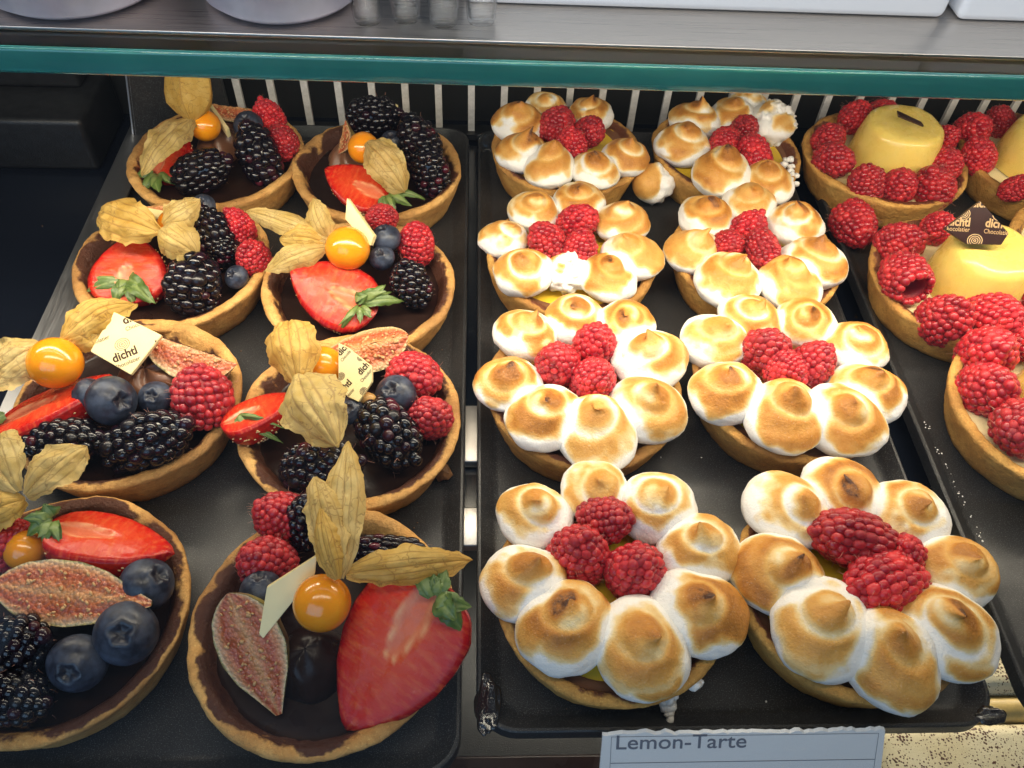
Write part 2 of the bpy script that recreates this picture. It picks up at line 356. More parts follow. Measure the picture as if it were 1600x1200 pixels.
# steel support rails under the trays
for nm, y, w, lb in (('support_rail', 16.8, 1.8, 'steel support rail under the trays, the nearer bright strip in the gap'), ('support_rail', 21.5, 3.1, 'steel support rail under the trays, the farther bright strip in the gap')):
    o = bevel_box_obj(nm, (-19, 17, -w/2, w/2, 0, .5), M['steel_bar'], None, (0, y, -1.15), r=.08)
    tag(o, lb, 'rail', 'rails under the trays')

# ------------------------------------------------------------------ trays
def tray_mesh(w, d, rim_w, rim_h):
    def ring(hw, hd, r, z, n=8):
        pts = []
        for cx, cy, a0 in ((hw-r, hd-r, 0), (-hw+r, hd-r, 90), (-hw+r, -hd+r, 180), (hw-r, -hd+r, 270)):
            for k in range(n+1):
                a = math.radians(a0+90*k/n); pts.append((cx+r*math.cos(a), cy+r*math.sin(a), z))
        return pts
    hw, hd = w/2, d/2
    spec = [(0, 1.4, -.12), (-.02, 1.4, rim_h-.04), (-.07, 1.36, rim_h), (-.16, 1.3, rim_h), (-.22, 1.25, rim_h-.05),
            (-rim_w*.75, 1.0, .12), (-rim_w*.9, .9, .03), (-rim_w*1.1, .8, 0.0)]
    V = []; n = 0
    for off, r, z in spec:
        q = ring(hw+off, hd+off, r, z); n = len(q); V += q
    F = [tuple(f) for f in grid_faces(n, len(spec), True)]
    F.append(tuple(range((len(spec)-1)*n, len(spec)*n)))
    F.append(tuple(reversed(range(n))))
    return np.array(V, float), F
TR = {}
def tray(name, x0, x1, y0, y1, label):
    V, F = tray_mesh(x1-x0, y1-y0, .85, .5)
    o = link(name, make_mesh(name, V, F, M['tray_enamel']), None, ((x0+x1)/2, (y0+y1)/2, 0))
    md = o.modifiers.new('edge', 'EDGE_SPLIT'); md.split_angle = math.radians(38)
    tag(o, label, 'tray', 'black serving trays'); return o
tray('serving_tray', -19.6, -.35, 7.0, 43.2, 'black metal tray under the chocolate fruit tarts on the left')
tray('serving_tray', .15, 18.3, 8.3, 43.2, 'black metal tray under the meringue lemon tarts in the middle')
tray('serving_tray', 19.55, 38.8, 8.3, 43.2, 'black metal tray under the raspberry custard tarts on the right')

brushed('rim_glint_grey', (.34, .34, .35), .42, (2500, 60, 2500))
V = np.array([(-19.85, 6.8, .55), (-19.78, 6.8, 1.05), (-18.55, 6.8, .66), (-18.55, 6.8, .56), (-19.85, 43.0, .55), (-19.78, 43.0, 1.05), (-18.55, 43.0, .66), (-18.55, 43.0, .56)], float) - np.array([-19.2, 25, .55])
es = link('rim_glint_strip', make_mesh('rim_glint_strip', V, [(0, 1, 5, 4), (1, 2, 6, 5), (2, 3, 7, 6), (3, 0, 4, 7), (0, 3, 2, 1), (4, 5, 6, 7)], M['rim_glint_grey'], smooth=False), None, (-19.2, 25, .55))  # added piece: its lighter grey stands for light reflected off the tray's sloping rim
tag(es, 'added grey strip for the light reflected on the left rim of the left tray', 'strip')
# ------------------------------------------------------------------ upper glass shelf and what stands on it
A = at(0, 115, 15.0); B = at(1600, 160, 15.0)
sdir = unit((B-A)*np.array([1, 1, 0])); sn = np.array([-sdir[1], sdir[0], 0])
srot = np.stack([sdir, sn, [0, 0, 1]], 1); mid = (A+B)/2
sh = empty('glass_shelf', (*mid[:2], 15.0), srot); tag(sh, 'thick glass shelf with teal polished edge above the back tarts', 'shelf')
link('glass_pane', make_mesh('glass_pane', *box(-45, 45, .26, 19, 0, .85), M['clear_glass'], smooth=False), sh)
bevel_box_obj('polished_edge', (-45, 45, 0, .255, 0, .85), M['glass_edge_teal'], sh, r=.11)
link('light_channel', make_mesh('light_channel', *box(-40, 40, 1.1, 2.7, -.35, -.02), M['aluminium'], smooth=False), sh)
def on_shelf(x, y, z=.87): return mid*np.array([1, 1, 0]) + sdir*x + sn*y + np.array([0, 0, 15.0+z])
o = bevel_box_obj('steel_sheet', (-44, 44, 1.0, 9, 0, .12), M['steel_sheet'], None, on_shelf(0, 0), srot, r=.03)
tag(o, 'brushed steel sheet lying on the glass shelf at the top', 'sheet')
for (x0, x1, y0, lb) in ((-2.0, 14.2, 3.3, 'white box on the upper shelf, left one of two at the top edge'), (14.6, 34, 3.2, 'white box on the upper shelf, right one at the top corner')):
    bo = empty('white_box', on_shelf((x0+x1)/2, y0, .995), srot); tag(bo, lb, 'box', 'white boxes on the upper shelf')
    hw = (x1-x0)/2
    bevel_box_obj('box_body', (-hw, hw, 0, 6, 0, 3.4), M['white_box'], bo, r=.25)
    bevel_box_obj('box_lid', (-hw-.12, hw+.12, -.12, 6.1, 3.42, 4.2), M['white_box'], bo, r=.12)
for (x, y, r, lb, mt) in ((-14.6, 4.0, 3.3, 'round translucent rosy plastic tub at the top left corner', 'rose_plastic'), (-7.9, 3.8, 2.9, 'round clear plastic tub standing on the upper shelf beside the cups', 'rose_plastic')):
    tb = empty('plastic_tub', on_shelf(x, y, 1.0)); tag(tb, lb, 'tub', 'plastic tubs on the upper shelf')
    prof = [(0, .05), (r*.8, .05), (r*.9, .3), (r, 2.6), (r*1.05, 2.7), (r*1.05, 2.8), (r*.97, 2.75), (r*.86, .35), (r*.78, .16), (0, .16)]
    link('tub_wall', make_mesh('tub_wall', *lathe(prof), M['milky_plastic']), tb)
    link('tub_filling', make_mesh('tub_filling', *lathe([(0, 2.3), (r*.5, 2.35), (r*.955, 2.2), (r*.862, .38), (r*.78, .2), (0, .19)]), M['white_box']), tb)
for k in range(4):
    x = -5.0 + 1.2*k
    cu = empty('small_cup', on_shelf(x, 2.0 + (.2 if k % 2 else 0), 1.0)); tag(cu, ('leftmost', 'second from the left', 'third from the left', 'rightmost')[k] + ' of four small clear cups on the upper shelf', 'cup', 'clear cups on the upper shelf')
    link('cup_wall', make_mesh('cup_wall', *lathe([(0, .02), (.42, .02), (.46, .12), (.62, 2.2), (.65, 2.22), (.60, 2.2), (.42, .2), (0, .18)], 24), M['clear_plastic']), cu)

glass('front_glass', (.97, .985, .985))
V, F = box(-70, 90, -.15, .15, -14, 33); V[:, 1] += 4.7 + (V[:, 2]+1)*.2
fgl = link('front_glass', make_mesh('front_glass', V - np.array([10, 2.1, -14]), F, M['front_glass'], smooth=False), None, (10, 2.1, -14))
tag(fgl, 'clear sloping front glass pane of the display case', 'glass pane')
# ------------------------------------------------------------------ lower level: speckled cake and dark cake, price card
ck = empty('speckled_cake', (27, 14, -12.2)); tag(ck, 'cream cake with brown speckles on the lower level at the right', 'cake')
bevel_box_obj('cake_slab', (-9.5, 18, -14, -3.2, 0, 5.0), M['speckled_cream'], ck, r=.7, seg=4)
bevel_box_obj('cake_slab', (-9.5, 18, -2.0, 9.0, 0, 5.2), M['speckled_cream'], ck, r=.7, seg=4)
V, F = lathe([(0, -14), (.5, -13.9), (.62, -13), (.62, 13), (.5, 13.9), (0, 14)], 20); V = V[:, [2, 0, 1]] + np.array([4.2, -2.6, 4.3])
link('caramel_roll', make_mesh('caramel_roll', V, F, M['caramel_cream']), ck)
dk = empty('chocolate_cake', (4, 5, -12.2)); tag(dk, 'dark chocolate cake on the lower level below the price card', 'cake')
bevel_box_obj('cake_body', (-8, 6, -6, 5, 0, 3.2), M['chocolate_cream'], dk, r=.5); bevel_box_obj('glaze_top', (-8.05, 6.05, -6.05, 5.05, 3.22, 3.6), M['chocolate_glaze'], dk, r=.15)

def text_mesh(txt, size, font_bold=0.0):
    cu = bpy.data.curves.new('lettering', 'FONT'); cu.body = txt; cu.size = size*CM; cu.align_x = 'CENTER'; cu.align_y = 'CENTER'; cu.offset = font_bold*CM; cu.extrude = .004*CM
    cu.resolution_u = 4
    ob = bpy.data.objects.new('lettering', cu); COL.objects.link(ob)
    bpy.context.view_layer.update()
    me = bpy.data.meshes.new_from_object(ob.evaluated_get(bpy.context.evaluated_depsgraph_get()))
    V = np.array([v.co[:] for v in me.vertices])/CM; F = [tuple(p.vertices) for p in me.polygons]
    bpy.data.objects.remove(ob); bpy.data.curves.remove(cu); bpy.data.meshes.remove(me)
    return V, F
TXT = {}
def text(txt, size, bold=0.0):
    k = (txt, size, bold)
    if k not in TXT: TXT[k] = text_mesh(*k)
    return TXT[k][0].copy(), TXT[k][1]

cpl, cpr = at(941, 1143, 1.9), at(1381, 1137, 1.9)
cx = unit(cpr-cpl); wcard = np.linalg.norm(cpr-cpl); cn = unit(np.cross(cx, vec(0, 1, .25))); cyv = np.cross(cn, cx)
crot = np.stack([cx, cyv, cn], 1)
if cn @ FW > 0: crot = np.stack([cx, -cyv, -cn], 1)
card = empty('price_card', (cpl+cpr)/2, crot); tag(card, 'white price card with torn top edge reading Lemon-Tarte at the bottom', 'price card')
n = 60; xs = np.linspace(-wcard/2, wcard/2, n); rng = np.random.default_rng(5)
top = .05*noise(np.stack([xs*3, xs*0, xs*0], 1), 1, 3) + .03*rng.standard_normal(n)
V = []
for z in (0, .10):
    V += [(x, t + (-.03 if z else .03), z) for x, t in zip(xs, top)]; V += [(x*1.015, -2.2, z) for x in xs]
F = []
for i in range(n-1):
    F += [(i, i+1, n+i+1, n+i)[::-1], (2*n+i, 2*n+i+1, 3*n+i+1, 3*n+i)[::1][::-1][::-1], (i, 2*n+i, 2*n+i+1, i+1)]
F += [(0, n, 3*n, 2*n), (n-1, 3*n-1, 4*n-1, 2*n-1)]
link('card_sheet', make_mesh('card_sheet', V, F, M['card_white'], smooth=False), card)
V, F = text('Lemon-Tarte', .66, .004); V *= np.array([1.12*4.1/ (V[:, 0].max()-V[:, 0].min()), 1, 1])*np.array([.92, 1.12, 1])
link('lettering', make_mesh('lettering', V + np.array([-wcard/2+2.55, -.36, .112]), F, M['card_ink'], smooth=False), card)
V, F, mi = join([(*box(-wcard/2+.28, wcard/2-.2, -.128, -.115, .112, .116), 0), (*box(-wcard/2+.28, -wcard/2+.293, -2.1, -.129, .112, .116), 0), (*box(wcard/2-.213, wcard/2-.2, -2.1, -.129, .112, .116), 0), (*box(-wcard/2+.3, wcard/2-.22, -1.11, -1.09, .112, .116), 0)])
link('printed_frame', make_mesh('printed_frame', V, F, M['card_ink'], smooth=False), card)

# ------------------------------------------------------------------ tarts
def crust(parent, R, H, mat, seed, choc_rim):
    n = 160; prof = np.array([(0, .02), (R*.80, .0), (R*.855, .06), (R*.875, .3), (R*.92, .8), (R*.955, 1.3), (R*.985, 1.75), (R*.998, H-.08), (R*.99, H+.02), (R*.965, H+.07), (R*.925, H+.06), (R*.893, H-.0), (R*.868, H-.18), (R*.84, H-.45), (R*.805, H-.72), (R*.76, H-.95), (0, H-1.0)])
    V, F = lathe(prof, n); k = np.repeat(np.arange(len(prof)), n)
    a = np.arctan2(V[:, 1], V[:, 0]); ca = np.stack([np.cos(a), np.sin(a), V[:, 2]*.35], 1)
    rr = 1 + .014*noise(ca, 1.3, seed) + .014*noise(ca, 4, seed+1) + .008*noise(ca, 13, seed+2) + .004*noise(ca, 30, seed+2)
    V[:, :2] *= rr[:, None]
    top = sstep(.8, H, V[:, 2])
    V[:, 2] += top*(.10*noise(ca*np.array([1, 1, 0]), 1.8, seed+3) + .06*noise(ca*np.array([1, 1, 0]), 6, seed+4) + .04*noise(ca, 17, seed+5))
    inner = (k >= 9).astype(float); rim = ((k >= 7) & (k <= 11)).astype(float)
    pn = .5+.5*noise(ca*np.array([1, 1, .3]), 2.6, seed+6)
    choc = np.where(k >= 12, .60 + 1.1*(pn-.45), np.where(k >= 11, .50 + 1.1*(pn-.45), np.where(k >= 10, .40 + .8*(pn-.45), np.where(k >= 9, .22+.7*(pn-.45), 0)))) + choc_rim*np.where(k >= 6, .38, 0) + np.where(k >= 14, .35, 0)
    toast = rim*.6*np.clip(.25+noise(ca, 3.1, seed+8), 0, 1) + (k < 8)*.45*np.clip(noise(ca*np.array([1, 1, 2.5]), 2.3, seed+9)+.05, 0, 1)
    link('crust', make_mesh('crust', V, F, mat, {'choc': choc, 'toast': toast}), parent)
def filling(parent, R, z, mat, seed, name='filling', amp=.03):
    prof = [(R, z+.10), (R*.985, z+.04), (R*.95, z), (R*.8, z-.01), (R*.6, z), (R*.4, z+.01), (R*.2, z+.01), (0.001, z+.01)]
    V, F = lathe(prof, 72); V[:, 2] += amp*fbm(V*np.array([1, 1, 0]), .6, seed)
    link(name, make_mesh(name, V, F, mat), parent)
def dollop_cream(parent, loc, r, h, seed, fl=.10, mat='chocolate_cream'):
    prof = [(r*math.sin(t)*(1+.1*math.cos(3*t)), h*math.cos(t)) for t in np.linspace(.02, PI*.62, 14)]
    V, F = lathe(prof, 40); a = np.arctan2(V[:, 1], V[:, 0]); V *= (1 + fl*np.cos(5*a+3*V[:, 2])*sstep(0, .3, np.hypot(V[:, 0], V[:, 1])))[:, None]*np.array([1, 1, 1]); V += .1*r*noise(V, 1.2, seed)[:, None]
    link('chocolate_cream', make_mesh('chocolate_cream', V, F, M[mat]), parent, loc)
TART = {}
H = 2.0
def tart(key, name, px, py, label, kind, R=4.5, seed=0, rim=0.0):
    c = at(px, py, H); c[2] = .03
    t = empty(name, c)
    tag(t, label, 'tart', {'c': 'chocolate fruit tarts', 'm': 'meringue lemon tarts', 'r': 'raspberry custard tarts'}[kind])
    crust(t, R, H, M['shortcrust_chocolate' if kind == 'c' else 'shortcrust_golden'], seed*17+3, rim)
    filling(t, R*(.83 if kind == 'c' else .87), {'c': 1.32, 'm': 1.6, 'r': 1.55}[kind], M[{'c': 'chocolate_glaze', 'm': 'lemon_curd', 'r': 'pastry_cream'}[kind]], seed, {'c': 'chocolate_filling', 'm': 'lemon_filling', 'r': 'cream_filling'}[kind], .03 if kind != 'r' else .08)
    if kind == 'm':
        V, F = lathe([(R*.885, 1.78), (R*.865, 1.70), (R*.80, 1.665), (R*.765, 1.66), (R*.75, 1.60)], 96); a = np.arctan2(V[:, 1], V[:, 0]); V[:, :2] *= (1+.05*noise(np.stack([np.cos(a), np.sin(a), a*0+seed], 1), 2.2, seed)*(V[:, 2] < 1.69))[:, None]
        link('chocolate_lining', make_mesh('chocolate_lining', V, F, M['chocolate_cream']), t)
    TART[key] = (t, c); return t
CH = [('C1', 338, 243, 'chocolate tart with closed physalis lantern, back left by the black housing', 0), ('C2', 590, 262, 'chocolate tart with three blackberries in the back row beside the gap', 0), ('C3', 269, 408, 'chocolate tart with strawberry and two blackberries, second row left', .15),
      ('C4', 561, 443, 'chocolate tart with bright physalis and plain cream plaque, second row right', 0), ('C5', 200, 622, 'chocolate tart with printed cream diamond plaque, third row at the left edge', .05), ('C6', 547, 652, 'chocolate tart with straw husk over its middle, third row beside the gap', .1),
      ('C7', 83, 955, 'chocolate tart with dark coated rim in the front left corner', .85), ('C8', 506, 972, 'chocolate tart with large halved strawberry and fig, front row right', .12)]
for i, (k, x, y, lb, rim) in enumerate(CH): tart(k, 'chocolate_tart', x, y, lb, 'c', 4.5 if k != 'C1' else 4.6, i+1, rim)
MER = {
 'M1': (885, 238, 'lemon tart with meringue dollops, back row left by the gap', [(810, 192, 38), (854, 168, 31), (924, 177, 33), (816, 238, 36), (858, 260, 38), (930, 265, 35), (976, 246, 34)]),
 'M2': (1135, 240, 'lemon tart with broken crumbly meringue, back row right', [(1086, 188, 35), (1066, 224, 39), (1126, 270, 42), (1202, 284, 36), (1146, 180, 34), (1168, 165, 30, 't'), (1204, 190, 36, 't')]),
 'M3': (893, 405, 'lemon tart with yellow curd showing at its front, second row left', [(786, 372, 35), (834, 328, 37), (905, 315, 39), (972, 347, 39), (990, 401, 42), (950, 433, 42), (886, 424, 34, 't'), (819, 424, 42)]),
 'M4': (1180, 405, 'lemon tart with seven golden dollops, second row right', [(1082, 392, 39), (1105, 340, 41), (1170, 320, 39), (1243, 348, 41), (1274, 410, 45), (1235, 445, 45), (1139, 437, 47)]),
 'M5': (912, 612, 'lemon tart with eight dollops, third row left by the gap', [(820, 520, 44), (897, 499, 43), (978, 506, 44), (1015, 562, 52), (1014, 638, 54), (935, 677, 58), (852, 652, 54), (795, 600, 47)]),
 'M6': (1232, 605, 'lemon tart with ringed swirl on its front dollop, third row right', [(1116, 532, 46), (1172, 496, 44), (1258, 503, 44), (1336, 542, 46), (1356, 613, 51), (1318, 656, 57), (1227, 649, 59), (1137, 612, 52)]),
 'M7': (955, 925, 'lemon tart with a dripping crumb at its front, front row left', [(835, 805, 52), (932, 764, 50), (1028, 790, 55), (1092, 860, 58), (1092, 958, 66), (1004, 1010, 69), (882, 977, 69), (816, 908, 58)]),
 'M8': (1330, 925, 'lemon tart with the largest raspberries, front row right tray corner', [(1228, 795, 58), (1316, 771, 58), (1416, 808, 58), (1488, 890, 58), (1484, 988, 67), (1388, 1027, 71), (1288, 980, 73), (1214, 896, 63)]),
}
def dollop(parent, tc, P, r, others, seed, torn=False):
    rs = np.random.default_rng(seed)
    nu, nv = 60, 46
    th = np.linspace(.0, PI, nv); th = th**1.12/PI**.12; ph = np.linspace(0, 2*PI, nu, endpoint=False)
    PH, TH = np.meshgrid(ph, th); PH = PH.ravel(); TH = TH.ravel()
    d = np.stack([np.sin(TH)*np.cos(PH), np.sin(TH)*np.sin(PH), np.cos(TH)], 1)
    out = unit((P-tc)*np.array([1, 1, 0]))                       # away from the tart's middle
    # a piped kiss: broad foot, one turn of the nozzle, a smaller turban and a pulled-out tip
    ph0 = rs.uniform(0, 2*PI); g1 = rs.uniform(.62, .85) + .24*np.cos(PH-ph0); g2 = rs.uniform(1.15, 1.35) + .2*np.cos(PH-ph0-1.2)
    da = rs.uniform(.05, .13); db = rs.uniform(.0, .06)
    step = lambda g0, w: np.where(TH < g0, np.exp(-((TH-g0)/(w*2.6))**2), np.exp(-((TH-g0)/w)**2))
    st1, st2 = step(g1, .10), step(g2, .10)
    rad = r*(1 - da*st1 - db*st2 + .085*noise(d, 1.1, seed) + .035*noise(d, 3.0, seed+1) + .012*noise(d, 8, seed+2) + .006*noise(d, 19, seed+3))
    V = d*rad[:, None]*np.array([1, 1, .86])
    V[:, :2] *= (.98 + .17*sstep(.75, 1.75, TH) - .07*np.exp(-((TH-.75)/.3)**2))[:, None]
    V += np.outer(.10*r*(d @ out), out)
    pk = np.exp(-(TH/.33)**2); pk2 = np.exp(-(TH/.15)**2)
    hgt = rs.uniform(.08, .34)*r; bend = rs.uniform(0, 2*PI); bl = rs.uniform(.05, .36)*r
    V[:, 2] += hgt*(.5*pk + .6*pk2); V[:, 0] += math.cos(bend)*bl*pk2; V[:, 1] += math.sin(bend)*bl*pk2
    lean = rs.uniform(-.1, .38); V[:, :2] -= out[:2]*(sstep(-.2*r, 1.2*r, V[:, 2])*lean*r)[:, None]
    V[:, 2] = np.maximum(V[:, 2], -.80*r + .05*r*noise(V, 2, seed))
    cz = np.cos(TH)
    toast = sstep(-.02, .62, cz + .50*noise(d, 1.4, seed+5) + .16*noise(d, 4.5, seed+6) + .16*(d @ out))*.70
    toast *= 1 - .75*st1*rs.uniform(.4, 1) - .5*st2*rs.uniform(0, 1)
    hp = rs.uniform(0, 2*PI); halo = np.exp(-((TH-.34)/.2)**2)*sstep(-.4, .6, np.cos(PH-hp)); toast *= 1-.85*halo*rs.uniform(.1, .9)
    toast += .32*pk2*sstep(-.6, .8, -np.cos(PH-hp)+.2)*rs.uniform(.5, 1.1) + .20*np.exp(-((TH-.28)/.2)**2)*sstep(-.2, .9, -np.cos(PH-hp))
    toast = np.minimum(toast*1.14, .84 + .10*pk2)
    Wp = V + P
    for (Q, q) in others:
        dist = np.linalg.norm((Wp-Q)*np.array([1, 1, 1.0]), axis=1)/q
        toast *= .12 + .88*sstep(1.02, 1.34, dist)
    toast *= rs.uniform(.80, 1.16)
    if torn:
        m = sstep(.0, .5, noise(d, 1.3, seed+9) + .25)
        V += d*(r*m*(.16*noise(V, 4/r, seed+10) + .10*noise(V, 9/r, seed+11) + .07*noise(V, 18/r, seed+12)))[:, None]
        toast *= 1-.9*m
    me = make_mesh('meringue_dollop', V, [tuple(f) for f in grid_faces(nu, nv, True)], M['meringue'], {'toast': toast})
    link('meringue_dollop', me, parent, P-tc)
sd = 100
for i, (k, (x, y, lb, ds)) in enumerate(MER.items()):
    t = tart(k, 'lemon_tart', x, y-5, lb, 'm', 4.2, 20+i, .12); tc = TART[k][1]
    Ps = []
    for q in ds:
        P = at(q[0], q[1], 2.75); Ps.append((P, q[2]/ppc(P)*.965))
    for j, q in enumerate(ds):
        sd += 1
        P, r = Ps[j]; P = P.copy(); P[2] = 1.62 + r*.78
        dollop(t, tc, at(q[0], q[1], P[2]), r, [Ps[m] for m in range(len(ds)) if m != j], sd*7, len(q) > 3)
RC = [('R1', 1382, 246, 'raspberry custard tart in the back row beside the lemon tarts'), ('R0', 1628, 248, 'raspberry custard tart cut by the right edge in the back row'), ('R2', 1506, 437, 'raspberry custard tart with dark diamond plaque, second row'),
      ('R4', 1722, 402, 'raspberry custard tart showing only its rim at the right edge'), ('R3', 1652, 640, 'raspberry custard tart cut by the right edge, third row')]
for i, (k, x, y, lb) in enumerate(RC): tart(k, 'raspberry_tart', x, y, lb, 'r', 4.55, 40+i, .05)
def pudding(key, px, py, r, h, seed):
    t, c = TART[key]; P = at(px, py, 1.6)
    prof = [(r, 0), (r*.985, .15*h), (r*.93, .5*h), (r*.87, .80*h), (r*.835, .9*h), (r*.78, .965*h), (r*.70, .995*h), (r*.5, h), (r*.25, h*.99), (.001, h*.985)]
    V, F = lathe(prof, 80); V += (.035*fbm(V, .8, seed))[:, None]*np.array([1, 1, 1]); V[:, 2] += .04*fbm(V, 1.1, seed+4)
    link('custard_dome', make_mesh('custard_dome', V, F, M['custard']), t, P-c)
pudding('R1', 1390, 250, 2.45, 2.5, 1); pudding('R0', 1618, 258, 2.45, 2.4, 2); pudding('R2', 1517, 448, 2.35, 2.65, 3); pudding('R3', 1672, 640, 2.5, 2.5, 4); pudding('R4', 1730, 402, 2.5, 2.5, 5)

# ------------------------------------------------------------------ fruit: meshes
def drupelet_berry(name, mat, L, R, dr, seed, shape, hairs, hollow=False):
    rs = np.random.default_rng(seed)
    def prof(s):                                                # s 0 base .. 1 tip
        if shape == 'rasp': return R*np.interp(s, [0, .12, .35, .6, .8, .93, 1], [.80, .95, 1.0, .90, .66, .36, .0])
        return R*np.interp(s, [0, .08, .25, .5, .75, .92, 1], [.45, .78, .98, 1.0, .86, .48, .0])
    parts = []; rnd = []; cores = np.linspace(0, 1, 22)
    pr = [(.001, L*.52) if hollow else (.001, .10*L), (R*.34, L*.45) if hollow else (R*.3, .06*L), (R*.44, .12*L), (R*.5, .02*L)] + [(max(prof(s)-dr*.55, .001), s*(L-dr*.6)) for s in cores]
    V, F = lathe(pr, 28); parts.append((V, F, 2)); rnd += [.2]*len(V)
    s_pos = np.linspace(0, 1, 400); pts = np.stack([prof(s_pos)-dr*.62, s_pos*(L-dr*.62)], 1); seg = np.r_[0, np.cumsum(np.linalg.norm(np.diff(pts, axis=0), axis=1))]
    rows = int(seg[-1]/(dr*(1.32 if shape == 'rasp' else 1.45)))
    Vi, Fi = ICO2
    hair_pts = []
    for i in range(rows+1):
        q = seg[-1]*i/rows; r = np.interp(q, seg, pts[:, 0]); z = np.interp(q, seg, pts[:, 1])
        n = max(1, int(round(2*PI*max(r, 0)/(dr*(1.58 if shape == 'rasp' else 1.72))))) if i < rows else 1
        ds = .01; r2 = np.interp(q+ds, seg, pts[:, 0]); r1 = np.interp(q-ds, seg, pts[:, 0]); z2 = np.interp(q+ds, seg, pts[:, 1]); z1 = np.interp(q-ds, seg, pts[:, 1])
        tn = unit([r2-r1+1e-9, z2-z1+1e-9]); nr, nz = tn[1], -tn[0]
        for k in range(n):
            a = 2*PI*(k+.5*(i % 2)+rs.uniform(-.17, .17))/n
            c = np.array([r*math.cos(a), r*math.sin(a), z+rs.uniform(-.22, .22)*dr])
            N = unit([nr*math.cos(a), nr*math.sin(a), nz]) if r > .02 else np.array([0, 0, 1.])
            sz = dr*rs.uniform(.80, 1.24)
            V = Vi*sz; V = V - np.outer(V @ N, N)*(.12); V = V + c + N*rs.uniform(-.08, .1)*dr
            parts.append((V, Fi, 0)); rnd += [rs.uniform(0, 1)]*len(V); hair_pts.append((c+N*sz*.9, N))
    if hairs:
        for _ in range(hairs):
            p, N = hair_pts[rs.integers(len(hair_pts))]; N = unit(N + .5*rs.standard_normal(3)); p = p + .4*dr*rs.standard_normal(3)*.6
            b = rs.standard_normal(3)*.05; hl = rs.uniform(.12, .26)
            sx = unit(np.cross(N, [.3, .5, .8])); sy = np.cross(N, sx); V = []
            for t in (0, .5, 1):
                w = .006*(1-.6*t)
                for a in (0, 2.09, 4.19): V.append(p + N*hl*t + b*t*t + w*(sx*math.cos(a)+sy*math.sin(a)))
            parts.append((V, [tuple(f) for f in grid_faces(3, 3, True)], 1)); rnd += [.5]*9
    V, F, mi = join(parts); V[:, 2] -= L*.5
    # a little asymmetry
    V[:, 0] *= 1+.05*rs.standard_normal(); V[:, 1] *= 1+.05*rs.standard_normal(); V += (.05*R*noise(V, .8/R, seed))[:, None]
    return make_mesh(name, V, F, [mat, M['berry_hair'], M['raspberry_hollow'] if shape == 'rasp' else mat], {'rnd': rnd}, mi)
RASP = [drupelet_berry('raspberry', M['raspberry_flesh'], 2.05, .98, .172, 11+i, 'rasp', 60) for i in range(5)]
RASP_HOLLOW = drupelet_berry('raspberry', M['raspberry_flesh'], 2.05, 1.0, .172, 91, 'rasp', 50, True)
BLACK = [drupelet_berry('blackberry', M['blackberry_flesh'], 2.7, .98, .235, 31+i, 'black', 14) for i in range(4)]
def blueberry_mesh(seed):
    nu, nv = 40, 30; th = np.linspace(0, PI, nv)**1.25/PI**.25; ph = np.linspace(0, 2*PI, nu, endpoint=False)
    PH, TH = np.meshgrid(ph, th); PH = PH.ravel(); TH = TH.ravel()
    star = 1+.13*np.cos(5*PH+seed)+.08*np.cos(3*PH+2*seed)
    r = 1 + .09*np.exp(-((TH-.36*star)/.075)**2) - .20*(1-sstep(.12, .40, TH/star)) + .0*TH
    V = np.stack([np.sin(TH)*np.cos(PH), np.sin(TH)*np.sin(PH), np.cos(TH)*.86], 1); V *= (r + .03*noise(V, 1.1, seed))[:, None]
    return make_mesh('blueberry', V, [tuple(f) for f in grid_faces(nu, nv, True)], M['blueberry_skin'], {'crown': np.clip(1-sstep(.2, .40, TH/star), 0, 1)*.85})
BLUE = [blueberry_mesh(i) for i in range(3)]
def physalis_berry_mesh():
    V, F = ico(4); V = V*(1+.02*noise(V, 1.3, 4))[:, None]; return make_mesh('berry', V, F, M['physalis_skin'])
PHYS = physalis_berry_mesh()

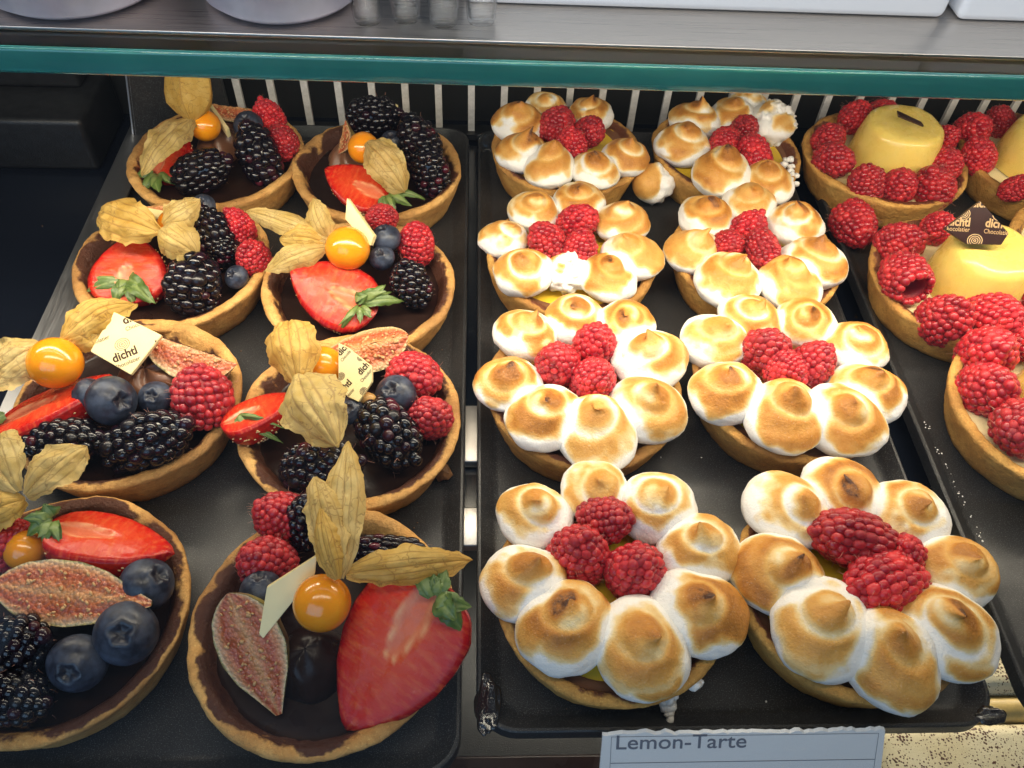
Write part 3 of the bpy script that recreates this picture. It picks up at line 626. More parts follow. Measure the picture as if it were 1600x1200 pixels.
def petal_mesh(name, base, tip, width, up, cup, curl, mat, seed, crinkle=.05, notch=.0, wprof='leaf', nu=44, nv=37):
    """thin curved sheet from base to tip; up = side it bulges to (all cm, in the parent's frame)"""
    base, tip = np.asarray(base, float), np.asarray(tip, float); ax = tip-base; L = np.linalg.norm(ax); ay = ax/L
    side = unit(np.cross(ay, up)); n = np.cross(side, ay)
    u = np.linspace(0, 1, nu); v = np.linspace(-1, 1, nv); U, Vv = np.meshgrid(u, v); U = U.ravel(); Vv = Vv.ravel()
    if wprof == 'leaf': w = np.interp(U, [0, .08, .25, .5, .72, .88, 1], [.22, .5, .88, 1.0, .80, .45, .04])
    elif wprof == 'blade': w = np.interp(U, [0, .15, .4, .7, .9, 1], [.5, .85, 1, .66, .28, .02])
    else: w = np.interp(U, [0, .1, .35, .65, .9, 1], [.16, .5, 1, .98, .58, .06])
    w = w*(1+.08*noise(np.stack([U*4, np.sign(Vv)*3, U*0], 1), 1, seed+3))
    P = base + np.outer(U, ax) + np.outer(Vv*w*width/2, side) + np.outer(curl*L*np.sin(PI*U)**.9 + cup*width*.58*(1-np.abs(Vv)**1.7)*np.minimum(w*1.1, 1) , n)
    Q = np.stack([U*L, Vv*width/2, U*0], 1)
    rg = np.clip((np.abs(Vv)-.6)/.4, 0, 1)
    P += np.outer(width*crinkle*1.5*fbm(Q, 1.3, seed, 4) - width*crinkle*1.5*(1-np.abs(np.sin(Vv*PI/.62/2*1.0)))**2*np.sin(PI*np.clip(U, 0, 1))**.5 + width*.10*rg*noise(np.stack([U*9, np.sign(Vv)*4, U*0+seed], 1), 1, seed+5), n)
    P += np.outer(np.sign(Vv)*width*crinkle*1.0*rg*fbm(np.stack([U*14, np.sign(Vv)*4, U*0+seed], 1), 1, seed+6), side)
    P += np.outer((U**4)*L*.16*np.sin(seed*2.3) - rg**2*width*.16*np.sin(PI*U)*np.sin(U*5+seed+np.sign(Vv)), n) + np.outer((U**3)*L*.10*np.cos(seed*1.7), side)
    P += np.outer(width*.05*noise(Q, .8, seed+7)*U, side)
    rib = np.maximum.reduce([1-np.abs(Vv-c*(1-.2*U))/.085 for c in (-.74, -.37, 0., .37, .74)])
    return make_mesh(name, P, [tuple(f) for f in grid_faces(nu, nv)], mat, {'puv': Q*.9 + seed*.37, 'rib': np.clip(rib, 0, 1)})

def strawberry_parts(L, Wd, D, seed):
    """half strawberry, tip towards +Y, cut face up (+Z)"""
    hw = Wd/2; nu = 34
    wf = lambda u: np.interp(u, [0, .03, .10, .22, .38, .55, .72, .86, .95, 1], [.05, .42, .76, .96, 1.0, .93, .74, .46, .22, .02])
    u = np.linspace(0, 1, nu); v = np.linspace(-1, 1, 25); U, Vv = np.meshgrid(u, v); U = U.ravel(); Vv = Vv.ravel()
    asym = 1+.06*noise(np.stack([U*3, np.sign(Vv), U*0], 1), 1, seed)
    w = wf(U)*hw*asym
    Vf = np.stack([w*Vv, (U-.5)*L, .06*D*(1-Vv**2)*wf(U) + .03*D*fbm(np.stack([w*Vv, U*L, U*0], 1), 1.1, seed)*(1-Vv**2)], 1)
    Ff = [tuple(f)[::-1] for f in grid_faces(nu, 25)]
    edge = np.minimum((1-np.abs(Vv))*w/hw, np.minimum(U*2.0, (1-U)*1.6)) + .15*(1-np.abs(Vv))*0
    cw = np.interp(U, [0, .12, .28, .42, .60], [.04, .16, .24, .17, 0]); cl = np.abs(Vv*w/hw)/np.maximum(cw, .01)
    core = np.where(cw > .01, 1-sstep(.7, 1.05, cl), 0)*sstep(.03, .12, U)*(1-sstep(.48, .6, U)); line = np.where(cw > .01, np.exp(-((cl-1)/.2)**2), 0)*(1-sstep(.50, .60, U))*sstep(.02, .1, U)
    Vf[:, 2] -= .10*D*core*.6 + .10*D*sstep(.90, 1, np.maximum(np.abs(Vv), 1-(1-U)*8))
    edge = edge + .02*noise(np.stack([U*20, Vv*8, U*0], 1), 1, seed+2)
    a = np.linspace(0, PI, 23); U2, A2 = np.meshgrid(u, a); U2 = U2.ravel(); A2 = A2.ravel()
    w2 = wf(U2)*hw*(1+.06*noise(np.stack([U2*3, np.sign(np.cos(A2)), U2*0], 1), 1, seed))
    Vs = np.stack([w2*np.cos(A2)*1.003, (U2-.5)*L, -D*wf(U2)*np.sin(A2)**.8 - .085*D], 1)
    Fs = [tuple(f)[::-1] for f in grid_faces(nu, 23)]
    rs = np.random.default_rng(seed); sp = []
    for i in range(130):
        uu = rs.uniform(.06, .95); aa = rs.uniform(.05, PI-.05); ww = wf(uu)
        if rs.uniform() > ww: continue
        p = np.array([ww*hw*math.cos(aa), (uu-.5)*L, -D*ww*math.sin(aa)**.8]); N = unit(p*np.array([1/hw**2, .12/L, 1/D**2]))
        V = ICO1[0]*np.array([.035, .06, .035])*(L/4.2)**.5; sp.append((V + p + N*.012, ICO1[1], 0))
    return (Vf, Ff, {'st': np.stack([U, Vv, U*0], 1), 'edge': np.clip(edge, 0, 1), 'core': core, 'coreline': line}), (Vs, Fs), join(sp)
def strawberry(key, px, py, z, len_px, wid_px, tip, normal, label, depth=.5, sepals=(), seed=1):
    P = at(px, py, z); s = ppc(P); L, Wd = len_px/s, wid_px/s; rot = frame(vec(*tip), vec(*normal))
    o = empty('strawberry_half', P, rot); tag(o, label, 'strawberry', 'halved strawberries')
    f, sk, sdj = strawberry_parts(L, Wd, Wd*depth, seed)
    link('cut_face', make_mesh('cut_face', f[0], f[1], M['strawberry_flesh'], f[2]), o)
    skn = link('skin', make_mesh('skin', sk[0], sk[1], M['strawberry_skin']), o)
    sm = link('seeds', make_mesh('seeds', sdj[0] - np.array([0, 0, .085*Wd*depth]), sdj[1], M['seed_straw']), skn); sm['kind'] = 'stuff'
    inv = rot.T
    for j, (bx, by, tx, ty, wpx, lift) in enumerate(sepals):
        zs = float((P - rot[:, 1]*L*.42)[2]); b = at(bx, by, zs+.25); t = at(tx, ty, zs+lift-.1)
        me = petal_mesh('sepal', inv @ (b-P), inv @ (t-P), wpx/s*.8, inv @ vec(0, .2, 1), .18, .16, M['sepal_green'], seed*10+j, .07, wprof='blade', nu=18, nv=9)
        link('sepal', me, o)
        t2 = t + .28*np.linalg.norm(t-b)*unit([math.sin(j*2.1+seed), math.cos(j*1.7), .5]); t2 = b + (t2-b)*.78
        link('sepal', petal_mesh('sepal', inv @ (b-P), inv @ (t2-P), wpx/s*.5, inv @ vec(.2, .2, 1), .3, .16, M['sepal_green'], seed*10+j+5, .05, wprof='blade', nu=14, nv=7), o)
    return o
def fig_parts(L, R, ang, seed):
    """wedge of a fig, stem towards +Y, cut side up"""
    pf = lambda u: np.interp(u, [0, .05, .16, .32, .5, .68, .82, .93, 1], [.03, .42, .78, .98, 1.0, .80, .48, .24, .10])
    nu, nr = 30, 18; u = np.linspace(0, 1, nu); rr = np.linspace(0, 1, nr); U, T = np.meshgrid(u, rr); U = U.ravel(); T = T.ravel()
    rs = np.random.default_rng(seed); cuts = []; seeds = []
    for sgn in (-1, 1):
        a = -PI/2 + sgn*ang/2; dirx, dirz = math.cos(a), math.sin(a)
        r = pf(U)*R*T*(1+.03*noise(np.stack([U*3, U*0+sgn, U*0], 1), 1, seed)); N = np.array([-dirz*sgn, 0, dirx*sgn]); N = N if N[2] > 0 or abs(N[2]) < 1e-6 else -N
        if ang > 3.1: N = np.array([0, 0, 1.])
        V = np.stack([r*dirx, (U-.5)*L, r*dirz], 1); m = (1-sstep(.62, .8, T))*sstep(.0, .12, U)*(1-sstep(.85, .97, U))
        V += np.outer(m*R*.05*fbm(V, 3.2, seed+1), N)
        F = [tuple(f) for f in grid_faces(nu, nr)]
        cuts.append((V, F if sgn > 0 else [f[::-1] for f in F], 0))
        for _ in range(34):
            uu = rs.uniform(.10, .86); tt = rs.uniform(.08, .72); q = pf(uu)*R*tt
            V = ICO1[0]*np.array([.05, .085, .045])*rs.uniform(.6, 1.2); cr, sr = math.cos(rs.uniform(0, 6)), math.sin(rs.uniform(0, 6))
            V = np.stack([V[:, 0]*cr-V[:, 1]*sr, V[:, 0]*sr+V[:, 1]*cr, V[:, 2]], 1)
            seeds.append((V + np.array([q*dirx, (uu-.5)*L, q*dirz]) + N*.03, ICO1[1], 0))
    Vc, Fc, _ = join(cuts); t = np.concatenate([T, T])
    a = np.linspace(-PI/2-ang/2, -PI/2+ang/2, 21); U2, A2 = np.meshgrid(u, a); U2 = U2.ravel(); A2 = A2.ravel(); r = pf(U2)*R*1.004
    Vs = np.stack([r*np.cos(A2), (U2-.5)*L, r*np.sin(A2)], 1); Fs = [tuple(f) for f in grid_faces(nu, 21)]
    return (Vc, Fc, t), (Vs, Fs), join(seeds)
def fig(px, py, z, len_px, rad_px, stem, normal, ang, label, seed, skin='fig_skin'):
    P = at(px, py, z); s = ppc(P); o = empty('fig_wedge', P, frame(vec(*stem), vec(*normal))); tag(o, label, 'fig', 'fig wedges')
    c, sk, sdj = fig_parts(len_px/s, rad_px/s, math.radians(ang), seed)
    fl = link('flesh', make_mesh('flesh', c[0], c[1], M['fig_flesh'], {'t': c[2]}), o); link('skin', make_mesh('skin', sk[0], sk[1], M[skin]), o)
    q = link('seeds', make_mesh('seeds', sdj[0], sdj[1], M['fig_seed']), fl); q['kind'] = 'stuff'
CNT = [0]
def rasp(px, py, z, d_px, label, tip=None, hollow=False, asp=1.0):
    CNT[0] += 1; rs = random.Random(CNT[0]*13)
    P = at(px, py, z); s = d_px/ppc(P)/2.0
    tip = tip or (rs.uniform(-.6, .6), rs.uniform(-.3, .7), rs.uniform(.3, 1))
    Y = vec(*tip); a = rs.uniform(0, 2*PI); h = np.array([math.cos(a), math.sin(a), .3]); rot = frame(h - Y*(h @ Y) + 1e-4, Y)
    o = link('raspberry', RASP_HOLLOW if hollow else RASP[CNT[0] % 5], None, P, rot, (s, s, s*asp)); tag(o, label, 'raspberry', 'raspberries'); return o
def black(px, py, z, len_px, wid_px, label, axis):
    CNT[0] += 1; rs = random.Random(CNT[0]*17); P = at(px, py, z); s = ppc(P); Y = vec(*axis); a = rs.uniform(0, 6); h = np.array([math.cos(a), math.sin(a), .3])
    sw = wid_px/s/2.06; sl = len_px/s/2.8
    o = link('blackberry', BLACK[CNT[0] % 4], None, P, frame(h - Y*(h @ Y), Y), (sw, sw, sl)); tag(o, label, 'blackberry', 'blackberries'); return o
def blue(px, py, z, d_px, label, crown=(0, .3, 1)):
    CNT[0] += 1; P = at(px, py, z); s = d_px/ppc(P)/2; Y = vec(*crown); a = CNT[0]*1.7; h = np.array([math.cos(a), math.sin(a), .3])
    o = link('blueberry', BLUE[CNT[0] % 3], None, P, frame(h - Y*(h @ Y), Y), s); tag(o, label, 'blueberry', 'blueberries'); return o
def physalis(px, py, z, d_px, label, petals, mat='husk_straw', asp=1.0, berry=True, seed=1, lantern=None):
    """petals: (base px,py,z, tip px,py,z, width px, cup, curl, profile[, material])"""
    P = at(px, py, z); s = d_px/ppc(P)/2; o = empty('physalis', P); tag(o, label, 'physalis', 'physalis fruits')
    if berry: link('berry', PHYS, o, (0, 0, 0), None, (s*asp, s, s))
    for j, q in enumerate(petals):
        b = at(*q[0:3]); t = at(*q[3:6]); w = q[6]/ppc((b+t)/2)
        me = petal_mesh('husk_petal', b-P, t-P, w, vec(0, .1, 1), q[7], q[8], M[q[10] if len(q) > 10 else mat], seed*20+j, .06, wprof=q[9])
        link('husk_petal', me, o)
    if lantern:
        b = at(*lantern[0:3]); t = at(*lantern[3:6]); w = lantern[6]/ppc(b)/2; L = np.linalg.norm(t-b); prof = [(w*r, L*u) for u, r in ((0, .12), (.03, .3), (.1, .62), (.22, .92), (.36, 1.0), (.52, .93), (.68, .72), (.84, .42), (.95, .15), (1, .02))]
        V, F = lathe(prof, 80); a = np.arctan2(V[:, 1], V[:, 0]); k = 1 - .16*np.abs(np.sin(2.5*a+.6))**.8 + .04*noise(V, 1.4, 3); V[:, :2] *= k[:, None]; V += (.05*fbm(V, 1.6, 5))[:, None]*np.array([1, 1, 0])
        rib = np.clip(1-np.abs(np.sin(2.5*a+.6))/.22, 0, 1)
        ax = unit(t-b); h = np.array([1, .2, 0]); rot = frame(h - ax*(h @ ax), ax)
        link('husk_lantern', make_mesh('husk_lantern', V, F, M['husk_gold'], {'puv': np.stack([a*w, V[:, 2], a*0], 1), 'rib': rib}), o, b-P, rot)
    return o
def plaque(corner_px, z0, label, mat, ink, thick, prints, z_each=None):
    """flat chocolate plaque with its corners at these spots; prints: (kind, x, y, size, angle) in plaque frame, clipped to its outline"""
    zs = z_each or [z0]*len(corner_px); Q = np.array([at(x, y, z) for (x, y), z in zip(corner_px, zs)])
    c = Q.mean(0); ax = unit(Q[1]-Q[0]); n = unit(np.cross(Q[1]-Q[0], Q[-1]-Q[0])); 
    if n @ FW > 0: n = -n
    ay = np.cross(n, ax); rot = np.stack([ax, ay, n], 1); q = (Q-c) @ rot; q[:, 2] = 0
    area2 = sum(q[i, 0]*q[(i+1) % len(q), 1]-q[(i+1) % len(q), 0]*q[i, 1] for i in range(len(q)))
    if area2 < 0: q = q[::-1]
    o = empty('chocolate_plaque', c, rot); tag(o, label, 'plaque', 'chocolate plaques')
    m = len(q); V = np.concatenate([q + [0, 0, 0], q + [0, 0, -thick]]); F = [tuple(range(m)), tuple(range(2*m-1, m-1, -1))] + [(m+i, m+(i+1) % m, (i+1) % m, i) for i in range(m)]
    bm = bmesh.new(); vs = [bm.verts.new(v*CM) for v in V]; [bm.faces.new([vs[i] for i in f]) for f in F]; bm.normal_update()
    bmesh.ops.bevel(bm, geom=bm.edges[:], offset=.02*CM, segments=2, affect='EDGES'); me = bpy.data.meshes.new('slab'); bm.to_mesh(me); bm.free(); me.materials.append(mat); slab = link('slab', me, o)
    parts = []
    def on(px, py):
        d = ray(px, py); return ((CP + d*(((c-CP) @ n)/(d @ n))) - c) @ rot
    for (kind, px, py, dx, dy, w_px) in prints:
        p0, p1 = on(px, py), on(px+dx, py+dy); ang = math.atan2(p1[1]-p0[1], p1[0]-p0[0]); wd = w_px*np.linalg.norm(p1-p0)/math.hypot(dx, dy); x, y = p0[:2]
        ca, sa = math.cos(ang), math.sin(ang); R2 = np.array([[ca, -sa, 0], [sa, ca, 0], [0, 0, 1]])
        if kind == 'rings':
            ps = []
            for rr in (1, .72, .45, .18): ps.append((*lathe([(wd/2*rr, 0), (max(wd/2*rr-.024, .001), .0)], 40), 0))
            V, F, _ = join(ps); V = V*np.array([1, .85, 1])
        else:
            V, F = text(kind, 1.0, .03 if kind == 'dichtl' else .008); V = V*np.array([1, 1.12, 0])*(wd/(V[:, 0].max()-V[:, 0].min()))
        parts.append((V @ R2.T + np.array([x, y, 0]), F, 0))
    if parts:
        V, F, _ = join(parts); bm = bmesh.new(); vs = [bm.verts.new(v) for v in V]
        for f in F:
            try: bm.faces.new([vs[i] for i in f])
            except ValueError: pass
        for i in range(m):
            a, b = q[i], q[(i+1) % m]; e = unit(b-a); nn = np.array([e[1], -e[0], 0])
            bmesh.ops.bisect_plane(bm, geom=bm.verts[:]+bm.edges[:]+bm.faces[:], plane_co=Vector(a - nn*.02), plane_no=Vector(nn), clear_outer=True)
        me = bpy.data.meshes.new('print'); bm.transform(Matrix.Scale(CM, 4)); bm.to_mesh(me); bm.free(); me.materials.append(ink)
        link('print', me, slab, (0, 0, .006))
    return o

# ------------------------------------------------------------------ fruit: placing, tart by tart
BF = 'on the back left chocolate tart'
physalis(320, 196, 3.4, 48, 'orange physalis with upright closed husk lantern '+BF, [(303, 186, 3.9, 214, 280, 3.1, 52, .35, .10, 'leaf', 'husk_violet_veined')], lantern=(301, 190, 3.9, 293, 62, 7.0, 76), seed=1)
strawberry('C1', 258, 238, 2.5, 100, 92, (.45, 1, -.1), (-.45, .3, 1), 'halved strawberry under the veined husk '+BF, .45, [(243, 272, 226, 300, 24, .1), (245, 274, 248, 306, 26, .2), (248, 272, 272, 288, 20, .2), (240, 270, 212, 278, 20, .1)], 3)
fig(358, 166, 3.0, 72, 26, (-1, .1, .1), (.1, 1, .7), 100, 'small brown fig wedge '+BF, 5)
plaque([(326, 164), (331, 162), (358, 200), (353, 203)], 3.4, 'thin cream plaque seen edge-on beside the physalis '+BF, M['white_chocolate'], M['cocoa_print'], .5, [])
blue(388, 196, 3.1, 46, 'single blueberry above the upright blackberry '+BF)
black(320, 267, 2.5, 98, 72, 'lying blackberry at the front '+BF, (1, .25, .2)); black(402, 237, 2.7, 100, 66, 'upright blackberry right of the middle '+BF, (-.35, 1, .5))
rasp(417, 178, 3.0, 50, 'farther of two raspberries '+BF, (-.3, .8, .5)); rasp(440, 219, 2.6, 54, 'nearer of two raspberries '+BF, (.1, .3, 1))
dollop_cream(TART['C1'][0], at(348, 222, 1.7)-TART['C1'][1], 1.3, .9, 1)

BF = 'on the back-row right chocolate tart'
black(588, 182, 3.2, 86, 66, 'topmost blackberry '+BF, (1, .05, .3)); black(654, 220, 2.9, 92, 66, 'middle blackberry of three '+BF, (-.4, 1, .4)); black(672, 264, 2.6, 84, 68, 'lowest blackberry of three '+BF, (-.3, .9, .6))
blue(612, 220, 2.7, 34, 'small dark blueberry half hidden '+BF)
physalis(568, 231, 3.3, 49, 'orange physalis with pale husk hanging down '+BF, [(575, 226, 4.1, 636, 292, 3.0, 62, .5, .12, 'wide'), (572, 224, 3.9, 640, 262, 3.3, 40, .4, .15, 'leaf')], seed=2)
strawberry('C2', 556, 287, 2.5, 110, 76, (-1, .5, 0), (.1, .35, 1), 'halved strawberry with long dark leaves '+BF, .4, [(600, 306, 604, 335, 18, -.2), (605, 305, 622, 346, 18, -.3), (608, 302, 642, 326, 18, -.2), (610, 298, 664, 312, 18, 0), (602, 308, 592, 322, 14, 0)], 4)
fig(533, 214, 2.9, 52, 26, (.3, 1, .2), (-.8, .3, .3), 110, 'greenish fig piece at the left '+BF, 6, 'fig_skin_green')
plaque([(606, 172), (613, 158), (622, 164), (618, 176)], 3.6, 'cream plaque tip peeping behind the blackberries '+BF, M['white_chocolate'], M['cocoa_print'], .15, [])
dollop_cream(TART['C2'][0], at(545, 248, 1.7)-TART['C2'][1], 1.1, .7, 2)

BF = 'on the second-row left chocolate tart'
fig(243, 322, 3.0, 165, 32, (-1, -.05, 0), (0, 1, .65), 100, 'long fig slice at the back '+BF, 7, 'fig_skin')
plaque([(218, 322), (262, 330), (262, 342), (218, 334)], 3.3, 'cream plaque strip lying under the husk '+BF, M['white_chocolate'], M['cocoa_print'], .15, [])
physalis(272, 352, 3.4, 50, 'physalis hidden under three spread straw petals '+BF, [(254, 364, 4.2, 150, 334, 4.0, 74, .45, .10, 'wide', 'husk_gold'), (254, 350, 4.2, 318, 322, 4.4, 50, .5, .1, 'leaf'), (252, 360, 4.3, 304, 396, 3.9, 62, .55, .10, 'wide')], seed=3)
strawberry('C3', 200, 420, 2.6, 118, 122, (0, 1, -.25), (0, .5, 1), 'halved strawberry with leaves towards the viewer '+BF, .42, [(200, 440, 140, 452, 30, .0), (196, 442, 178, 474, 28, .0), (203, 442, 212, 478, 26, -.1), (206, 438, 244, 480, 34, .1), (200, 436, 226, 452, 36, .5), (196, 436, 186, 452, 32, .4)], 5)
black(334, 362, 3.0, 92, 62, 'farther blackberry '+BF, (-.35, 1, .4)); black(302, 440, 2.6, 104, 88, 'nearer large blackberry '+BF, (.35, 1, .7))
black(350, 392, 2.4, 60, 50, 'small blackberry between the other two and the raspberries '+BF, (.3, .5, .7))
rasp(368, 350, 2.9, 54, 'farther raspberry of the pair '+BF, (-.4, .8, .4)); rasp(393, 398, 2.6, 54, 'nearer raspberry of the pair '+BF, (-.1, .5, .8))
blue(370, 433, 2.3, 38, 'dark blueberry near the right rim '+BF, (-.3, .2, 1)); blue(318, 322, 3.2, 38, 'blueberry at the back '+BF)

BF = 'on the second-row right chocolate tart'
physalis(543, 388, 3.6, 68, 'bright orange physalis with ragged straw husk '+BF, [(514, 378, 3.8, 392, 328, 4.4, 38, .45, .10, 'leaf'), (512, 372, 3.9, 482, 312, 5.2, 42, .4, .06, 'leaf'), (512, 386, 3.7, 414, 428, 3.0, 42, .5, .12, 'leaf'), (510, 380, 3.8, 440, 368, 4.0, 40, .4, .14, 'wide', 'husk_gold')], asp=1.02, seed=4)
plaque([(541, 309), (583, 368), (581, 384), (538, 342)], 4.0, 'plain cream plaque standing behind the physalis '+BF, M['white_chocolate'], M['cocoa_print'], .28, [], [5.0, 4.2, 3.7, 4.3])
rasp(592, 342, 3.0, 46, 'small raspberry behind the plaque '+BF); rasp(650, 375, 2.8, 62, 'large raspberry at the right '+BF, (.1, .7, .6))
blue(603, 373, 3.3, 48, 'upper blueberry '+BF, (-.2, .9, .8)); blue(597, 403, 3.0, 40, 'lower blueberry '+BF, (-.1, .4, 1))
black(641, 440, 2.6, 82, 66, 'single blackberry '+BF, (-.3, 1, .7))
strawberry('C4', 521, 454, 2.7, 150, 112, (-1, .52, .1), (.1, .35, 1), 'halved strawberry with cut face to the viewer '+BF, .42, [(566, 474, 632, 470, 24, .2), (562, 470, 606, 452, 28, .7), (560, 478, 532, 516, 16, -.1), (562, 480, 566, 506, 16, .1), (565, 478, 580, 498, 18, .2), (556, 470, 572, 462, 30, .8)], 6)

BF = 'on the third-row left chocolate tart'
physalis(86, 567, 3.9, 80, 'large orange physalis with two straw petals '+BF, [(96, 532, 4.4, 206, 462, 4.6, 62, .45, .10, 'leaf', 'husk_gold'), (100, 540, 4.2, 172, 500, 4.2, 62, .4, .08, 'wide', 'husk_gold'), (72, 540, 4.2, -22, 600, 3.7, 78, .4, .10, 'wide')], asp=1.03, seed=5)
strawberry('C5', 84, 626, 2.9, 196, 112, (1, .46, -.1), (-.1, .92, .55), 'halved strawberry with cut side up at the left edge '+BF, .55, [(8, 648, -30, 670, 30, .0)], 7)
plaque([(176, 486), (252, 523), (207, 587), (140, 548)], 4.1, 'cream diamond plaque printed dichtl Chocolatier '+BF, M['white_chocolate'], M['cocoa_print'], .2,
       [('dichtl', 195, 554, 145, -60, 40), ('Chocolatier', 199, 567, 145, -60, 42), ('rings', 191, 538, 145, -60, 24), ('dichtl', 211, 494, 145, -60, 40), ('Chocolatier', 216, 507, 145, -60, 42), ('Chocolatier', 151, 534, 145, -60, 42), ('dichtl', 258, 534, 145, -60, 40), ('rings', 228, 573, 145, -60, 24)], [4.9, 4.5, 3.6, 4.2])
fig(288, 540, 3.5, 170, 52, (-1, .35, .1), (-.05, .95, .45), 85, 'fig wedge with purple skin behind the plaque '+BF, 8)
dollop_cream(TART['C5'][0], at(245, 600, 1.8)-TART['C5'][1], 1.6, 1.3, 3)
blue(174, 626, 3.4, 78, 'largest blueberry in the middle '+BF, (.7, 0, .5)); blue(140, 618, 3.1, 56, 'half hidden blueberry behind the largest one '+BF, (-1, -.2, .4)); blue(243, 622, 2.8, 54, 'blueberry beside the raspberry '+BF, (.1, .2, 1))
rasp(315, 612, 2.9, 92, 'single raspberry standing tip up '+BF, (-.05, 1, .25))
black(237, 688, 2.6, 150, 106, 'large blackberry at the front right '+BF, (1, .35, .3)); black(108, 692, 2.5, 128, 84, 'blackberry at the front left '+BF, (1, .12, .2))

BF = 'on the third-row right chocolate tart'
physalis(506, 572, 3.7, 62, 'physalis with husk folded both up and down '+BF, [(466, 600, 4.3, 462, 494, 4.7, 82, .5, .12, 'wide', 'husk_gold'), (470, 588, 4.6, 540, 708, 4.2, 106, .5, .12, 'leaf', 'husk_violet_veined')], seed=6)
fig(565, 541, 3.0, 150, 44, (-1, -.25, 0), (.05, .55, 1), 130, 'fig wedge with cut face up behind the plaque '+BF, 9)
plaque([(528, 536), (541, 542), (582, 573), (581, 597), (561, 628), (543, 620), (528, 600)], 3.8, 'cream plaque printed dichtl standing in the husk '+BF, M['white_chocolate'], M['cocoa_print'], .2,
       [('dichtl', 570, 573, 65, -75, 28), ('Chocolatier', 574, 585, 65, -75, 30), ('rings', 564, 558, 65, -75, 13), ('dichtl', 538, 606, 65, -75, 28), ('Chocolatier', 543, 619, 65, -75, 30), ('rings', 533, 588, 65, -75, 13), ('rings', 568, 611, 65, -75, 13), ('dichtl', 538, 543, 65, -75, 28), ('Chocolatier', 543, 553, 65, -75, 30)], [4.9, 4.85, 4.4, 4.1, 3.5, 3.6, 3.9])
strawberry('C6', 403, 640, 3.0, 124, 84, (1, .42, -.1), (-.05, .85, .6), 'halved strawberry hanging over the rim '+BF, .55, [(372, 652, 394, 690, 30, -.3), (374, 648, 444, 662, 12, .4), (374, 655, 444, 690, 16, -.4), (372, 650, 384, 668, 26, .2)], 8)
blue(618, 617, 3.1, 65, 'round blueberry with small crown '+BF, (-.2, .4, 1)); blue(548, 642, 3.0, 44, 'blueberry mostly behind the husk '+BF)
rasp(656, 590, 2.9, 80, 'farther raspberry '+BF, (.75, -.2, .6)); rasp(672, 651, 2.7, 80, 'nearer raspberry '+BF, (.3, .3, .9))
black(612, 684, 2.6, 132, 100, 'large blackberry at the right '+BF, (.75, -.8, .5)); black(508, 730, 2.4, 140, 86, 'blackberry at the front '+BF, (1, .1, .3))
V = ICO2[0]*(1+.3*noise(ICO2[0], 2.2, 5))[:, None]*.42
tag(link('walnut_crumb', make_mesh('walnut_crumb', V, ICO2[1], M['walnut_brown'], smooth=False), None, at(690, 737, .38)), 'brown walnut crumb lying on the left tray by the gap', 'crumb')
V = ICO2[0]*(1+.25*noise(ICO2[0], 1.9, 8))[:, None]*np.array([.42, .26, .24])
tag(link('nut_piece', make_mesh('nut_piece', V, ICO2[1], M['nut_gold']), None, at(572, 622, 3.3)), 'golden nut piece at the foot of the printed plaque beside the round blueberry', 'nut')

BF = 'on the front left chocolate tart'
physalis(40, 860, 2.9, 62, 'physalis with broad pale petals at the left edge '+BF, [(40, 775, 4.4, 132, 700, 4.4, 72, .45, .10, 'wide'), (32, 770, 4.4, -6, 680, 4.6, 80, .45, .1, 'wide'), (40, 780, 4.2, -40, 812, 4.0, 70, .5, .1, 'wide', 'husk_gold')], seed=7)
strawberry('C7', 172, 840, 3.4, 205, 112, (1, -.20, 0), (.2, .95, .55), 'strawberry wedge pointing right '+BF, .62, [(80, 812, 40, 836, 34, .2), (82, 816, 68, 852, 34, .2), (86, 815, 94, 850, 32, .3), (82, 806, 36, 812, 32, .6), (84, 806, 70, 786, 40, .8)], 9)
rasp(6, 852, 2.9, 80, 'raspberry cut by the left edge '+BF)
fig(112, 928, 3.5, 250, 50, (1, -.12, 0), (-.05, .35, 1), 172, 'large fig wedge pointing right '+BF, 10, 'fig_skin_green')
blue(230, 912, 2.9, 84, 'rightmost blueberry of three '+BF, (.7, .5, .4)); blue(197, 990, 2.9, 98, 'largest blueberry of three, with open crown, '+BF, (.25, .3, 1)); blue(122, 1036, 2.6, 90, 'lowest blueberry of three '+BF, (.1, -.1, 1))
black(30, 1010, 2.7, 130, 100, 'farther blackberry at the picture edge '+BF, (1, .3, .3)); black(28, 1092, 2.4, 130, 90, 'nearer blackberry at the picture edge '+BF, (1, -.1, .3))

BF = 'on the front-row right chocolate tart'
strawberry('C8', 612, 1022, 3.1, 276, 196, (-.62, -1, .05), (-.12, .38, 1), 'very large halved strawberry, cut face to the viewer, '+BF, .34, [(684, 936, 726, 982, 48, -.1), (684, 934, 736, 952, 40, .2), (680, 930, 700, 893, 40, .4), (676, 932, 655, 892, 40, .4), (682, 936, 716, 966, 52, .4), (680, 930, 680, 896, 36, .6)], 10)
physalis(503, 942, 4.3, 89, 'orange physalis with tall twisted straw husk '+BF, [(533, 906, 5.0, 548, 684, 6.0, 66, .5, .06, 'leaf'), (530, 904, 5.2, 505, 738, 6.0, 62, .5, .08, 'wide'), (528, 906, 5.3, 500, 800, 5.9, 44, .6, .12, 'leaf', 'husk_gold'), (540, 896, 5.0, 742, 862, 4.6, 64, .5, .10, 'leaf', 'husk_gold')], seed=8)
plaque([(495, 868), (492, 897), (411, 998), (405, 990), (417, 918)], 4.0, 'plain cream plaque leaning left of the physalis '+BF, M['white_chocolate'], M['cocoa_print'], .22, [], [4.8, 4.4, 3.2, 3.3, 4.3])
blue(408, 922, 3.0, 66, 'single blueberry behind the leaning plaque '+BF, (0, 1, .5))
